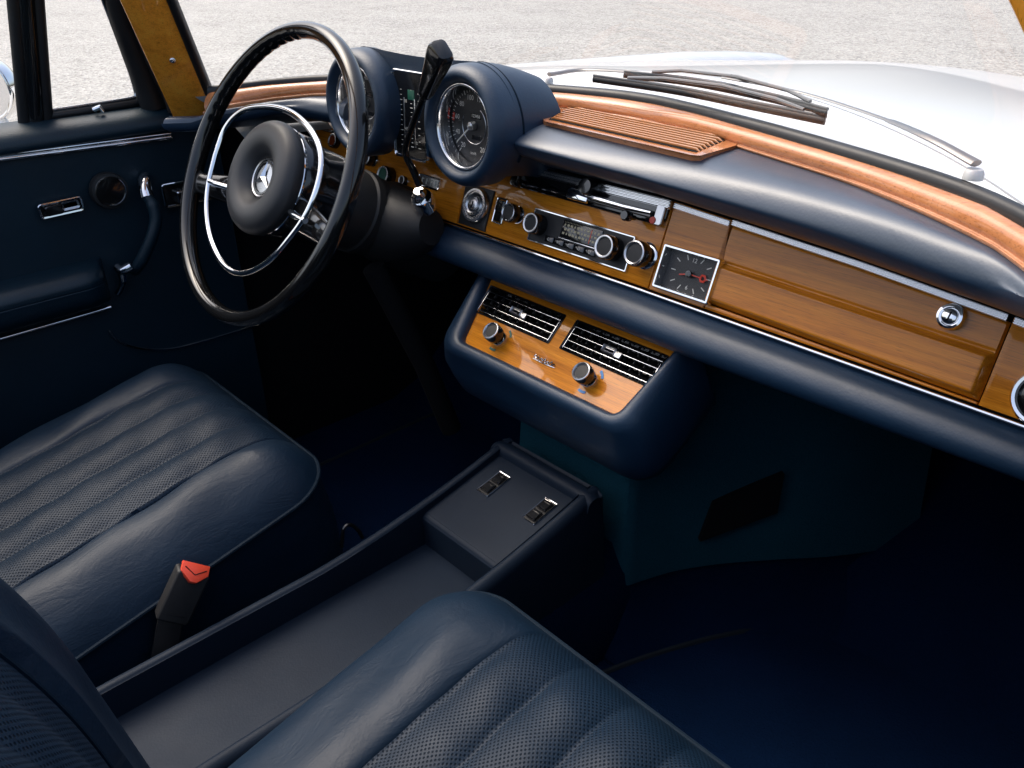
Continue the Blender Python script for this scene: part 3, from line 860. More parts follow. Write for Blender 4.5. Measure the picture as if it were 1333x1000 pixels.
# small controls to the left of the ignition lock
ls = S6.shift(-.318, .039)
b = MB(); b.rr(ls, .052, .0185, .003, [(0, 0), (0, .003), (.0010, .0038), (.0022, .0035), (.003, .0015)], cap1=False); lb = b.build('button_strip', M['chrome'], dash)
b = MB(); b.rr(ls, .047, .0135, .002, [(0, .0), (0, .0022)]); b.build('face', M['black_gloss'], lb)
b = MB()
for k in range(4): b.box(ls.shift(-.0165+k*.011, 0, .0022), .0022, .0082, .0005, .0002); b.box(ls.shift(-.0145+k*.011, .003-.002*(k % 2), .0022), .0032, .0014, .0005, .0002)
b.build('marks', M['white_mark'], lb)
kk = knob(S6.shift(-.418, .029), .0155, .016, dash, 'light_switch', face='green')
knob(S6.shift(-.470, .048), .0125, .018, dash, 'pull_knob', base=.012)
knob(S6.shift(-.375, .030), .0075, .010, dash, 'small_knob', base=.0075)
knob(S6.shift(-.588, .060), .0125, .010, dash, 'warning_lamp', face='amber')

# ------------------------------------------------------------------ air conditioner unit under the dash
ac = thing('air_conditioner', 'navy padded ventilation box with sloping wood face hung under the middle of the dashboard', 'air conditioner', (0, .74, .40))
t42 = R_(42)
FH = Frame((0, .702, .445), (1, 0, 0), (0, math.cos(t42), math.sin(t42)), (0, -math.sin(t42), math.cos(t42)))
def trap(wb, wt, b0, b1, r, n=8):
    P = [V(wt, b1), V(-wt, b1), V(-wb, b0), V(wb, b0)]; out = []
    for i in range(4):
        p, a, c = P[i], P[i-1], P[(i+1) % 4]
        rad = r if i > 1 else min(r, .01)
        e0, e1 = nrm(a-p), nrm(c-p)
        for k in range(n+1):
            t = k/n; q = (p+e0*rad)*(1-t)**2+2*p*t*(1-t)+(p+e1*rad)*t*t
            out.append(q)
    return out
def tr3(wb, wt, b0, b1, r, c, dx=0, dy=0, dz=0):
    return [FH(a, b_, c)+V(dx, dy, dz) for a, b_ in trap(wb, wt, b0, b1, r)]
rings = [tr3(.1455, .172, -.0245, .090, .010, -.003), tr3(.146, .1725, -.025, .090, .010, .006), tr3(.149, .175, -.028, .092, .014, .0125), tr3(.155, .181, -.034, .094, .020, .0165),
         tr3(.167, .187, -.0430, .096, .030, .0125, -.003), tr3(.180, .194, -.0490, .098, .036, .0020, -.006), tr3(.189, .200, -.0525, .099, .040, -.012, -.008), tr3(.193, .203, -.0535, .099, .042, -.012, -.008, .003, -.016),
         tr3(.193, .203, -.0530, .099, .044, -.012, -.006, .012, -.040), tr3(.192, .203, -.0520, .099, .046, -.012, -.004, .022, -.062), tr3(.185, .20, -.046, .099, .05, -.012, -.002, .033, -.080), tr3(.168, .19, -.028, .099, .055, -.012, 0, .045, -.088)]
b = MB(); b.grid(rings, closed_u=True); b.add(rings[-1], [tuple(range(len(rings[-1])))], False)
b.build('housing', M['dash_leather'], ac, sharp=70)
pts = trap(.1455, .1722, -.0248, .0905, .010)
b = holed([tuple(p) for p in pts], [[(x0+a, .0465+c) for a, c in rrect(.1515, .0450, .002, 2)] for x0 in (-.0862, .0862)], FH, -.012, .002)
b.build('wood_face', M['wood'], ac)
for x0 in (-.0862, .0862):
    vf = FH.shift(x0, .0465, .002); W_, H_ = .153, .0465
    b = MB(); b.rr(vf, W_, H_, .002, [(0, -.001), (0, .0015), (.001, .002), (.0022, .001), (.0030, -.016)], cap1=True); v_ = b.build('air_vent', M['black_gloss'], ac)
    for k in range(4):
        yy = -.0155+k*.0105
        b = MB(); b.box(Frame(vf(0, yy, -.0030), vf.u, nrm(vf.v*.75-vf.n*.66), nrm(vf.n*.75+vf.v*.66)), W_-.008, .0075, .0009, .0003); s0 = b.build('slat', M['black_gloss'], v_)
        b = MB(); b.box(vf.shift(0, yy-.0028, .0004), W_-.007, .0008, .0010, .0002); b.build('bright_edge', M['chrome'], v_)
    for k in range(9):
        b = MB(); b.box(vf.shift(-W_/2+.012+k*.0161, 0, -.0105), .0016, H_-.008, .004, .0003); b.build('vane', M['black_matte'], v_)
    for s_ in (-1, 1):
        b = MB(); b.box(vf.shift(s_*(W_/2-.0045), 0, -.001), .0010, H_-.006, .0024, .0003); b.build('bright_edge', M['chrome'], v_)
    b = MB(); b.rr(vf.shift(-.004, .001), .022, .010, .001, [(0, -.004), (0, .004), (.001, .005), (.0022, .004), (.003, .002)], cap1=False); b.box(vf.shift(.012, -.001, 0), .010, .0085, .004, .0006); b.build('direction_tab', M['satin'], v_)
for x0, col, cap in ((-.0905, 'green', 'black_gloss'), (.0790, 'blue_mark', 'black_gloss')):
    kf = FH.shift(x0, .002, .002)
    knob(kf, .0135, .024, ac, 'knob', base=.0115, face='black_matte')
    for a0 in (R_(25), R_(250)):
        b = MB(); b.lathe([(.0165, .0003), (.0165, .0008), (.0200, .0008)], kf, 8, a0, a0+R_(38))
        b.build('temperature_mark', M[col], ac)
bf = FH.shift(.001, -.0005, .002)
b = MB(); pth = [bf(-.019+.038*t, .0022*math.sin(t*40)+.001*math.sin(t*17), .0022) for t in np.linspace(0, 1, 90)]
b.tube(pth, .0009, 6); b.tube([bf(-.020, -.0028, .0012), bf(0, -.0036, .0012), bf(.021, -.0026, .0012)], [.0005, .0011, .0005], 6)
b.build('script_badge', M['chrome'], ac)

# ------------------------------------------------------------------ steering wheel
WC_ = V(-.358, .52, .664); t29 = R_(28.9)
FW = Frame(WC_, (1, 0, 0), (0, math.sin(t29), math.cos(t29)), (0, -math.cos(t29), math.sin(t29)))   # n points to the driver
sw_ = thing('steering_wheel', 'large thin rimmed black steering wheel with chrome horn ring and padded hub', 'steering wheel', WC_)
NR, NS = 240, 16
rows = []
for i in range(NR):
    a = 2*math.pi*i/NR; row = []
    grip = 1.0 if (R_(95) < a < R_(168)) else 0
    for j in range(NS):
        q = 2*math.pi*j/NS
        rt, zt = .0112, .0128
        inner = max(0, -math.cos(q))
        sc_ = 1+grip*inner*.10*(math.cos(a*62)-.3)
        rr_ = .1985+rt*math.cos(q)*sc_
        row.append(FW(rr_*math.cos(a), rr_*math.sin(a), zt*math.sin(q)))
    rows.append(row)
b = MB(); b.grid(rows, closed_u=True, closed_v=True); b.build('rim', M['bakelite'], sw_)
ring = [(-.141, .003), (-.135, .045), (-.103, .074), (-.050, .087), (.011, .0895), (.066, .079), (.108, .060), (.130, .036), (.1365, .004), (.131, -.030), (.112, -.065), (.080, -.105), (.030, -.134), (-.022, -.136), (-.077, -.114), (-.114, -.081), (-.135, -.042)]
ring2 = [((a+(-c))/2, d) for a, d, c in [(p[0], p[1], p[0]) for p in ring]]
rs = spline([V(*p) for p in ring]+[V(*ring[0])], 120)[:-1]
b = MB(); b.tube([FW(p[0], p[1], .004) for p in rs], .0044, 10, closed=True, up=FW.n, flat=(1, .8)); b.build('horn_ring', M['chrome'], sw_)
for s_ in (-1, 1):
    b = MB(); rows = []
    for t in np.linspace(0, 1, 22):
        x = s_*(.055+.137*t); y = -.030-.016*t; hw = .026-.012*t+.006*max(0, t-.85)/.15; th = .008-.002*t; zc = -.022+.020*t**1.3
        rows.append([FW(x, y+hw*math.cos(a), zc+th*math.sin(a)) for a in np.linspace(0, 2*math.pi, 20, endpoint=False)])
    b.grid(rows, closed_u=True); sp = b.build('spoke', M['bakelite'], sw_)
    b = MB(); b.tube([FW(s_*.086, -.034, -.004), FW(s_*.115, -.036, .0025), FW(s_*.134, -.036, .0035)], [.0055, .005, .0042], 10); b.build('ring_mount', M['chrome'], sp)
FHB = FW.shift(0, -.004, 0)
b = MB(); b.lathe(spline([V(*p) for p in [(.0765, -.012), (.0785, -.004), (.0775, .004), (.071, .0125), (.058, .0165), (.044, .014), (.034, .006), (.029, -.0015), (.0275, -.004), (.0, -.004)]], 46), FHB, 72); b.build('hub_pad', M['hub_rubber'], sw_)
b = MB(); b.lathe([(.072, -.012), (.0745, -.016), (.0745, -.050), (.070, -.058), (.068, -.10), (.055, -.108)], FHB, 64); b.build('hub_drum', M['black_gloss'], sw_)
b = MB(); b.lathe([(.0745, -.0105), (.0765, -.0135), (.0760, -.0165), (.0745, -.0175)], FHB, 64); b.build('hub_trim', M['chrome'], sw_)
FB = FHB.shift(0, 0, -.0035)
b = MB(); b.lathe([(.0272, 0), (.0272, .003), (.0262, .0044), (.0245, .0036), (.0240, .0015), (0, .0030)], FB, 48); bd = b.build('badge', M['satin'], sw_)
b = MB()
b.lathe([(.0238, .0018), (.0232, .0036), (.0205, .0036)], FB, 48)
b.build('badge_field', M['black_gloss'], bd)
b = MB()
for k in range(3):
    a = R_(90+120*k); d = V(math.cos(a), math.sin(a)); e = V(-d[1], d[0])
    P = [FB(d[0]*.0225, d[1]*.0225, .0045), FB(*(-d*.0036+e*.0052), .0036), FB(*(-d*.0036-e*.0052), .0036), FB(0, 0, .0085)]
    b.add(P, [(0, 1, 3), (0, 3, 2)], False)
b.build('star', M['chrome'], bd)

# steering column shroud
col = thing('steering_column', 'black shrouded steering column reaching from the wheel hub into the dashboard', 'steering column', FW(0, -.004, -.2))
FC = FHB
b = MB(); b.lathe([(.058, -.106), (.0600, -.112), (.0600, -.150), (.063, -.153), (.063, -.165), (.060, -.168), (.059, -.20), (.064, -.215), (.066, -.30), (.066, -.34)], FC, 48); b.build('shroud', M['black_matte'], col)
b = MB()
b.tube([FC(.02, .0, -.21), FC(.06, .005, -.213), FC(.090, .012, -.216), FC(.108, .016, -.217)], [.060, .052, .038, .026], 20, up=FC.n); b.build('selector_housing', M['black_matte'], col)
b = MB()
b.tube([FC(-.05, -.01, -.15), FC(-.09, -.015, -.145), FC(-.165, -.02, -.130)], [.006, .0042, .0036], 8); st = b.build('indicator_stalk', M['black_gloss'], col)
b = MB(); b.tube([FC(.03, -.07, -.20), FC(.05, -.20, -.35), FC(.06, -.30, -.45)], .018, 10); b.build('lower_tube', M['dark'], col)

# gear selector lever
gl = thing('gear_selector', 'thin black gear lever with chrome foot and faceted handle before the dials', 'gear lever', at((548, 252), 'y', .70))
p_base = at((549, 258), 'y', .705); p1 = at((546, 241), 'y', .697); p2 = at((538, 222), 'y', .690); p3 = at((528, 200), 'y', .682); p4 = at((532, 178), 'y', .676); p5 = at((542, 150), 'y', .665); p6 = at((553, 124), 'y', .655); p7 = at((576, 63), 'y', .640)
b = MB(); b.tube(spline([p1, p2, p3, p4, p5, p6], 40), [.0052]*10+[.0048]*30, 10); b.build('lever', M['black_gloss'], gl)
b = MB()
ax_ = nrm(p1-p_base+V(.0, -.006, .0))
fb = Frame(p_base, np.cross(nrm(V(0, 1, .2)), ax_), np.cross(ax_, np.cross(nrm(V(0, 1, .2)), ax_)), ax_)
b.lathe([(.0155, -.022), (.0165, -.012), (.0150, -.007), (.0165, -.003), (.0150, .003), (.0105, .006), (.0085, .012), (.0072, .016), (0, .0165)], fb, 28); b.build('foot', M['chrome'], gl)
hx = nrm(p7-p6); hu = nrm(np.cross(V(0, 1, 0), hx)); hv = np.cross(hx, hu)
ln = np.linalg.norm(p7-p6)
b = MB(); rows = []
for t, sx_, sy_ in ((-.02, .0065, .0065), (.02, .0085, .0075), (.12, .0098, .0085), (.5, .0128, .0100), (.82, .0152, .0115), (.93, .0150, .0113), (.985, .0128, .0095), (1.0, .009, .006)):
    fr = Frame(p6+hx*ln*t, hu, hv, hx)
    rows.append([fr(a, c) for a, c in rrect(2*sx_, 2*sy_, .0055 if t > 0 else .003, 4)])
b.grid(rows, closed_u=True); b.add(rows[-1], [tuple(range(len(rows[-1])))], False); b.add(rows[0], [tuple(range(len(rows[0])))], False)
b.build('handle', M['bakelite'], gl)

# ------------------------------------------------------------------ seats
def puffy(fr, W, L, Rr, rise, radius, skirt, panel, pleats, root, mats, names, seed, nx=260, ny=170, amp=.0105, dip=.006, wr=1.0, splitb=None, taper=None):
    """padded upholstery in frame fr: u in [-W,W], v in [0,L]; heights along n"""
    rg = np.random.default_rng(seed)
    ph = rg.uniform(0, 6.28, 24); kx = rg.uniform(8, 55, 12); ky = rg.uniform(6, 30, 12)
    def sdf(a, c):
        # rounded front corners (v = L) and tighter rear ones
        r = Rr if c > L/2 else Rr*.5
        qx, qy = abs(a)-(W-r), abs(c-L/2)-(L/2-r)
        return math.hypot(max(qx, 0), max(qy, 0))+min(max(qx, qy), 0)-r
    def clampp(a, c):
        r = Rr if c > L/2 else Rr*.5
        qx, qy = abs(a)-(W-r), abs(c-L/2)-(L/2-r)
        if qx > 0 and qy > 0:
            q = math.hypot(qx, qy)
            if q > r:
                a = math.copysign((W-r)+qx*r/q, a); c = L/2+math.copysign((L/2-r)+qy*r/q, c-L/2)
        return a, c
    x0, x1 = panel
    def height(a, c):
        d = max(0, -sdf(a, c))
        hgt = rise*(1-math.exp(-d/radius))/(1-math.exp(-3.5))
        pin = min(a-x0, x1-a)
        fade = min(1, max(0, (L-c)/.07))**.7
        if pin > 0:
            k = (a-x0)/(x1-x0)*pleats
            s_ = abs(math.sin(math.pi*k))
            hgt += fade*(amp*((s_*s_+.012)**.29)*(1+.10*math.sin(c*34+ph[0]+5*int(k))+.07*math.sin(c*71+ph[1]+3*int(k)))-dip)*(1-math.exp(-pin/.006))
            hgt += fade*.0014*wr*math.sin(c*70+a*60+ph[2])*math.sin(c*31-a*25+ph[3])
        else:
            e = -pin
            hgt += fade*(-.0075*math.exp(-e/.0045)+.007*math.exp(-((e-.035)/.03)**2))
            for i in range(6):
                hgt += .00055*wr*math.sin(kx[i]*a*1.3+ky[i]*c*2.2+ph[i+4])*min(1, d/.03)
        return hgt
    xs = np.unique(np.concatenate([np.linspace(-W, W, nx), [x0, x1]])); ys = np.linspace(0, L, ny)
    P = [[None]*len(xs) for _ in ys]
    for j, c in enumerate(ys):
        for i, a in enumerate(xs):
            a2, c2 = clampp(a, c)
            tp = 1 if taper is None else taper(c2)
            P[j][i] = fr(a2*tp, c2, height(a2, c2))
    i0, i1 = int(np.searchsorted(xs, x0-1e-9)), int(np.searchsorted(xs, x1-1e-9))
    allP = [p for r in P for p in r]; nX = len(xs)
    fb_, fp_ = [], []
    for j in range(len(ys)-1):
        for i in range(nX-1):
            q = (j*nX+i, j*nX+i+1, (j+1)*nX+i+1, (j+1)*nX+i)
            inside = i0 <= i < i1 and ys[j] < L-.006
            (fp_ if inside else fb_).append(q)
    # border loop and skirt
    loop = [(0, i) for i in range(nX)]+[(j, nX-1) for j in range(1, len(ys))]+[(len(ys)-1, i) for i in range(nX-2, -1, -1)]+[(j, 0) for j in range(len(ys)-2, 0, -1)]
    LP = [P[j][i] for j, i in loop]
    keep = [LP[0]]
    for p in LP[1:]:
        if np.linalg.norm(p-keep[-1]) > .002: keep.append(p)
    def sub(faces):
        used = sorted({i for f in faces for i in f}); mp = {k: i for i, k in enumerate(used)}
        mb = MB(); mb.add([allP[k] for k in used], [tuple(mp[i] for i in f) for f in faces]); return mb
    o1 = sub(fb_).build(names[0], mats[0], root, sharp=75)
    o2 = sub(fp_).build(names[1], mats[1], root, sharp=80)
    b = MB(); b.tube([p+fr.n*.0005 for p in keep], .0031, 8, closed=True); b.build('piping', M['piping'], root)
    cen = np.mean(keep, axis=0); rows = []
    for dz, ins in ((-.0, .0), (-.012, .003), (-skirt*.5, .004), (-skirt, .014)):
        row = []
        for p in keep:
            q = p-cen; q2 = q-fr.n*(q @ fr.n); row.append(p+fr.n*dz-nrm(q2)*ins)
        rows.append(row)
    b = MB(); b.grid(rows, closed_u=True); b.build('side_skirt', mats[2], root, sharp=75)
    return height
SEAT_T = R_(12.0)
def make_seat(s_, label, seed):
    xc = s_*.385 if s_ < 0 else .372
    root = thing('front_seat', label, 'car seat', (xc, .2, .02), 'front seats of the open car')
    Lc = .50
    o = V(xc, 0.456, .305 if s_ < 0 else .306)-V(0, math.cos(SEAT_T), math.sin(SEAT_T))*Lc
    fr = Frame(o, (1, 0, 0), (0, math.cos(SEAT_T), math.sin(SEAT_T)), (0, -math.sin(SEAT_T), math.cos(SEAT_T)))
    pn = (-.105-.0, .138) if s_ < 0 else (-.112, .135)
    puffy(fr, .240 if s_ < 0 else .252, Lc, .075, .060, .030, .17, pn, 4, root, (M['seat_leather'], M['seat_perf'], M['seat_leather']), ('cushion', 'pleated_panel'), seed)
    tb = R_(9)
    ob = V(xc, .090 if s_ > 0 else -.12, .27)
    fbk = Frame(ob, (1, 0, 0), (0, -math.sin(tb), math.cos(tb)), (0, math.cos(tb), math.sin(tb)))
    back = bpy.data.objects.new('backrest', None)
    return root, fbk
for s_, lab, sd_ in ((-1, 'pleated navy leather driver seat beside the door, front edge below the steering wheel', 3), (1, 'nearest navy leather seat, cushion corner and side of its backrest at the bottom edge', 11)):
    root, fbk = make_seat(s_, lab, sd_)
    # backrest: lofted padded shell with a perforated field
    b = MB(); pf_ = MB(); rows = []
    zs = np.linspace(0, .56, 40)
    def wv_(v): return interp(v, [0, .08, .30, .50, .56], [.238, .240, .222, .195, .16])
    def sec(v):
        wv = wv_(v); bl = .018
        cr = .040 if v < .5 else .03
        pts = []
        for t in np.linspace(-1, 1, 61):
            a = wv*t; d = wv*(1-abs(t))
            hgt = -.042*math.exp(-d/.016)+0.009*math.exp(-((d-.045)/.028)**2)
            k = (1-abs(t))*wv
            if d > .115: hgt += -.012+.0035*abs(math.sin((a/.056)*math.pi))
            pts.append((a, hgt))
        top = max(0, (v-.50)/.06)
        pts = [(a, h_-.05*top*top) for a, h_ in pts]
        return pts+[(wv*.96, -.10), (wv*.7, -.125), (0, -.13), (-wv*.7, -.125), (-wv*.96, -.10)]
    if s_ > 0 or s_ < 0:
        allr = [[fbk(a, v, h_-.8*max(0, v-.24)**2) for a, h_ in sec(v)] for v in zs]
        # split into shell and perforated field
        i0, i1 = 17, 57
        b.grid([r[:i0+1] for r in allr]); b.grid([r[i1:]+[r[0]] for r in allr]); b.add(allr[-1], [tuple(range(len(allr[-1])))], False)
        pf_.grid([r[i0:i1+1] for r in allr])
        bo = b.build('backrest', M['seat_leather'], root, sharp=80)
        pf_.build('perforated_field', M['back_perf'], root, sharp=80)
        # stitched edge of the field
        b = MB(); b.tube([r[i0]+fbk.n*.0008 for r in allr], .0016, 6); b.tube([r[i1]+fbk.n*.0008 for r in allr], .0016, 6); b.build('seam', M['piping'], root)
    # runner under the cushion
    b = MB()
    for q in (-.17, .17):
        b.box(Frame((root.location.x+q, .22, .0), (1, 0, 0), (0, 1, 0), (0, 0, 1)), .03, .36, .10, .003)
    b.build('seat_runner', M['dark'], root)
# recline lever beside the driver seat
rl = thing('adjuster_loop', 'small black wire loop between driver seat and console', 'lever', at((455, 695), 'x', -.135))
q = [at(p, 'x', -.135) for p in ((445, 712), (447, 690), (455, 683), (466, 690), (472, 700))]
b = MB(); b.tube(spline(q, 20), .0028, 8); b.build('loop', M['black_gloss'], rl)

# seat belt buckle
bk = thing('seat_belt_buckle', 'black seat belt buckle with red release button beside the driver seat', 'seat belt buckle', at((225, 790), 'x', -.125))
bp0 = at((252, 742), 'x', -.128); bp1 = at((213, 826), 'x', -.128)
ax_ = nrm(bp0-bp1); vdir = nrm(CAM-bp0); bu = nrm(np.cross(ax_, vdir)); bn = nrm(np.cross(bu, ax_))
ang = R_(-18); bu2 = bu*math.cos(ang)+bn*math.sin(ang); bn2 = np.cross(bu2, ax_)
fbk2 = Frame(bp0-ax_*.033, bu2, ax_, bn2)
if fbk2.n @ vdir < 0: fbk2 = Frame(fbk2.o, -fbk2.u, fbk2.v, -fbk2.n)
b = MB(); b.rr(fbk2.shift(0, 0, -.011), .039, .066, .004, [(.002, 0), (0, .002), (0, .019), (.0012, .0212), (.003, .022)], n=4, cap0=True)
b.build('body', M['black_matte'], bk)
# slanted red button on the upper end
fr = Frame(fbk2(0, .0335, 0), fbk2.u, nrm(fbk2.n*-.80+fbk2.v*.60), nrm(fbk2.n*.60+fbk2.v*.80))
fr = Frame(fbk2(0, .0318, .0062), fbk2.u, nrm(-fbk2.n*.72+fbk2.v*.69), nrm(fbk2.n*.69+fbk2.v*.72))
b = MB(); b.poly([(-.0165, .011), (-.0165, -.002), (-.004, -.013), (.004, -.013), (.0165, -.002), (.0165, .011)], fr, .0045, .0010); rb = b.build('release_button', M['orange_red'], bk)
b = MB(); b.tube([fr(-.013, .004, .0047), fr(0, -.004, .0047), fr(.013, .004, .0047)], .0006, 5); b.build('crease', M['dark'], rb)
b = MB(); b.box(fbk2.shift(0, -.022, .011), .022, .0012, .0005, .0002); b.build('moulded_line', M['rubber'], bk)
b = MB(); b.box(Frame(fbk2(0, -.032, -.004), fbk2.u, nrm(-ax_*.8+V(0, 0, -.6)), fbk2.n).shift(0, .055), .030, .11, .005, .001); b.build('stalk', M['rubber'], bk)

# ------------------------------------------------------------------ centre console
cc = thing('centre_console', 'low navy vinyl tray between the two seats with raised edges and two switches', 'console', (0, .35, .05))
YC = np.linspace(-.35, .715, 60)
def rail_z(y): return .228+max(0, min(1, (y-.36)/.34))**1.6*.052
for s_ in (-1, 1):
    b = MB(); rows = []
    for y in YC:
        z = rail_z(y); sec = [(.0775, .150), (.0785, z-.012), (.0800, z-.003), (.0845, z), (.0905, z-.0015), (.0960, z-.008), (.0985, z-.02), (.104, z-.07), (.109, .10)]
        rows.append([(s_*a, y, c) for a, c in spline([V(*p) for p in sec], 22)])
    b.grid(rows); b.build('side_rail', M['console_vinyl'], cc, sharp=60)
b = MB(); b.grid([[(x, y, .1825) for x in np.linspace(-.0795, .0795, 8)] for y in YC]); b.build('tray_floor', M['console_vinyl'], cc)
# front cross rail, closing panel and raised switch plate
b = MB(); rows = []
for x in np.linspace(-.100, .100, 30):
    sec = [(.684, .262), (.687, .2735), (.692, .2785), (.700, .2795), (.709, .276), (.715, .262), (.719, .10)]
    k = 1-max(0, (abs(x)-.085)/.015)**2*.02
    rows.append([(x, a, c*k) for a, c in spline([V(*p) for p in sec], 22)])
b.grid(rows); b.build('front_rail', M['console_vinyl'], cc, sharp=60)
b = MB(); sec = [(.5400, .178), (.5385, .222), (.5400, .2300), (.5450, .2345), (.552, .2368), (.60, .247), (.64, .256), (.688, .2665)]
b.grid([[(x, a, c) for a, c in spline([V(*p) for p in sec], 40)] for x in np.linspace(-.0795, .0795, 12)]); b.build('switch_plate', M['console_vinyl'], cc, sharp=60)
pv = nrm(V(0, .08, .0172)); pn_ = nrm(V(0, -.0172, .08))
for k, pxc in enumerate(((643, 630), (703, 667))):
    p = at(pxc, 'z', .257 if k == 0 else .2555)
    fs = Frame((p[0], p[1], .2368+(p[1]-.552)*.2185), (1, 0, 0), pv, pn_).rot(0)
    b = MB(); b.rr(fs, .0235, .047, .001, [(0, -.001), (0, .002), (.0006, .0026), (.0014, .0022), (.0018, .001)], cap1=False); sx_ = b.build('window_switch', M['chrome'], cc)
    b = MB(); b.rr(fs, .0205, .044, .001, [(0, 0), (0, .0012)]); b.build('bed', M['black_matte'], sx_)
    for q in (-.0105, .0105):
        b = MB(); b.rr(fs.shift(0, q), .016, .017, .001, [(0, .001), (0, .0045), (.001, .0055)]); b.box(fs.shift(0, q+.004, .0055), .011, .0012, .0005, .0002); b.build('rocker', M['black_gloss'], sx_)
# black blanking panel on the tunnel side
kp = [(926, 651), (1018, 613), (1009, 664), (909, 701)]
b = MB()
T0 = [(.158, .862), (.232, .968)]
def tun(px):
    # walk along the ray until it meets the flared tunnel cover, then stand off a little
    best = None
    for (a0, c0), (a1, c1) in zip(base[6:-1], base[7:]):
        pass
    rr_ = ray(px); bd_, bs = 9, None
    for s0 in np.linspace(.6, 1.6, 900):
        q = CAM+rr_*s0; t = (q[2]-.098)/.444
        if not 0 <= t <= 1: continue
        for a, c in B_:
            e = math.hypot(a*(1-.10*t)-q[0], c+.02*t-q[1])
            if e < bd_: bd_, bs = e, q
    return bs
body_pts = [tun(p) for p in kp]
nn = nrm(np.cross(body_pts[1]-body_pts[0], body_pts[3]-body_pts[0])); nn = nn if nn @ (CAM-body_pts[0]) > 0 else -nn
b.grid([[p+nn*.010 for p in body_pts], [p-nn*.02 for p in body_pts]], closed_u=True, smooth=False); b.add([p+nn*.010 for p in body_pts], [(0, 1, 2, 3)], False)
b.build('tunnel_panel', M['dark'], body)

# ------------------------------------------------------------------ driver door
door = thing('driver_door', 'navy leather covered driver door with chrome strips, padded armrest and black framed windows', 'car door', (-.74, .1, .1))
def D(p, x=-.705): return at(p, 'x', x)
b = MB(); rows = []
for y in np.linspace(-.42, .615, 70):
    zt = .708
    sec = [(-.775, zt-.012), (-.765, zt-.001), (-.745, zt+.001), (-.722, zt-.002), (-.705, zt-.010), (-.697, zt-.022), (-.698, zt-.032), (-.706, zt-.037), (-.709, zt-.040)]
    rows.append([(a, y, c) for a, c in spline([V(*p) for p in sec], 34)])
b.grid(rows); b.add(rows[-1], [tuple(range(len(rows[-1])))], False); b.build('top_roll', M['door_leather'], door, sharp=70)
b = MB(); b.grid([[(-.709+.004*math.sin(z*9), y, z) for z in np.linspace(.08, .672, 30)] for y in np.linspace(-.42, .618, 40)]); b.grid([[(x, .618, z) for z in (.08, .672)] for x in (-.709, -.78)]); b.build('door_panel', M['door_leather'], door)
b = MB(); b.grid([[(-.775, y, z) for y in (-.42, .618)] for z in (-.1, .696)]); b.build('outer_skin', M['paint'], door)
# chrome strips
p0, p1 = D((0, 205)), D((222, 176.5))
def strip(pa, pb, h, d, name, ext=0.0, ribs=2):
    b = MB(); ax = nrm(pb-pa); pa = pa-ax*ext
    up = nrm(V(0, 0, 1)-ax*ax[2]); n_ = V(1, 0, 0); rows = []
    prof = [(-h/2, 0), (-h/2, d*.7)]+[(-h/2+h*(k+.5+.46*a)/ribs, d*(.75+.25*math.sqrt(1-a*a))) for k in range(ribs) for a in np.linspace(-1, 1, 6)]+[(h/2, d*.7), (h/2, 0)]
    for t in np.linspace(0, 1, 12): rows.append([pa+(pb-pa)*t+up*a+n_*(c-.002) for a, c in prof])
    b.grid(rows)
    for r in (rows[0], rows[-1]): b.add(r, [tuple(range(len(r)))], False)
    return b.build(name, M['chrome'], door, sharp=35)
strip(p0, p1, .011, .006, 'upper_chrome_strip', .4)
# armrest: padded, chrome bead below, door pocket edge
b = MB(); rows = []
for y in np.linspace(-.40, .385, 60):
    e = max(0, (y-.345)/.04); k = math.sqrt(max(0, 1-e*e)) if e < 1 else 0
    zt = .488; dp = .052*max(.10, k)
    P = [(-.712, zt+.004), (-.712+dp*.35, zt+.002), (-.712+dp*.75, zt-.004), (-.712+dp*.97, zt-.015), (-.712+dp, zt-.024), (-.712+dp*.985, zt-.0265), (-.712+dp*.99, zt-.030), (-.712+dp*.9, zt-.05), (-.712+dp*.6, zt-.066), (-.712, zt-.07)]
    rows.append([(a, y, c) for a, c in spline([V(*p) for p in P], 40)])
b.grid(rows); b.add(rows[-1], [tuple(range(len(rows[-1])))], False); b.build('armrest', M['door_leather'], door, sharp=65)
strip(D((0, 441), -.70), D((144, 400), -.70), .006, .006, 'lower_chrome_strip', .4, 1)
q = [D(p) for p in ((142, 430), (150, 441), (168, 450), (195, 455), (225, 454), (255, 447), (300, 434), (330, 424))]
b = MB(); b.tube(spline(q, 40), .0022, 6); b.build('pocket_edge', M['chrome'], door)
# chrome door release and its recess
def recess(pc, w_, h_, name, slope):
    c = D(pc); f_ = Frame(c, (0, math.cos(slope), math.sin(slope)), (0, -math.sin(slope), math.cos(slope)), (1, 0, 0))
    b = MB(); b.rr(f_, w_, h_, .006, [(0, 0), (0, .004), (.0012, .005), (.0035, .0045), (.0045, .001)], cap1=False); o = b.build(name, M['chrome'], door)
    b = MB(); b.rr(f_, w_-.008, h_-.008, .004, [(0, .001), (0, .002)]); b.build('recess', M['black_gloss'], o)
    return f_, o
f1, lk1 = recess((79, 270), .066, .0235, 'lock_slide', 0.02)
b = MB(); b.rr(f1.shift(-.012, 0), .026, .015, .004, [(0, .002), (0, .009), (.0015, .0105)]); b.build('thumb_grip', M['black_gloss'], lk1)
b = MB(); b.rr(f1.shift(.014, .001), .026, .013, .004, [(0, .002), (0, .004), (.003, .002)]); b.build('dish', M['satin'], lk1)
f2, lk2 = recess((243, 250), .085, .041, 'door_release', -.02)
b = MB(); b.rr(f2.shift(.006, -.004), .055, .021, .003, [(0, .002), (0, .012), (.002, .014), (.004, .014)]); b.build('lever', M['chrome'], lk2)
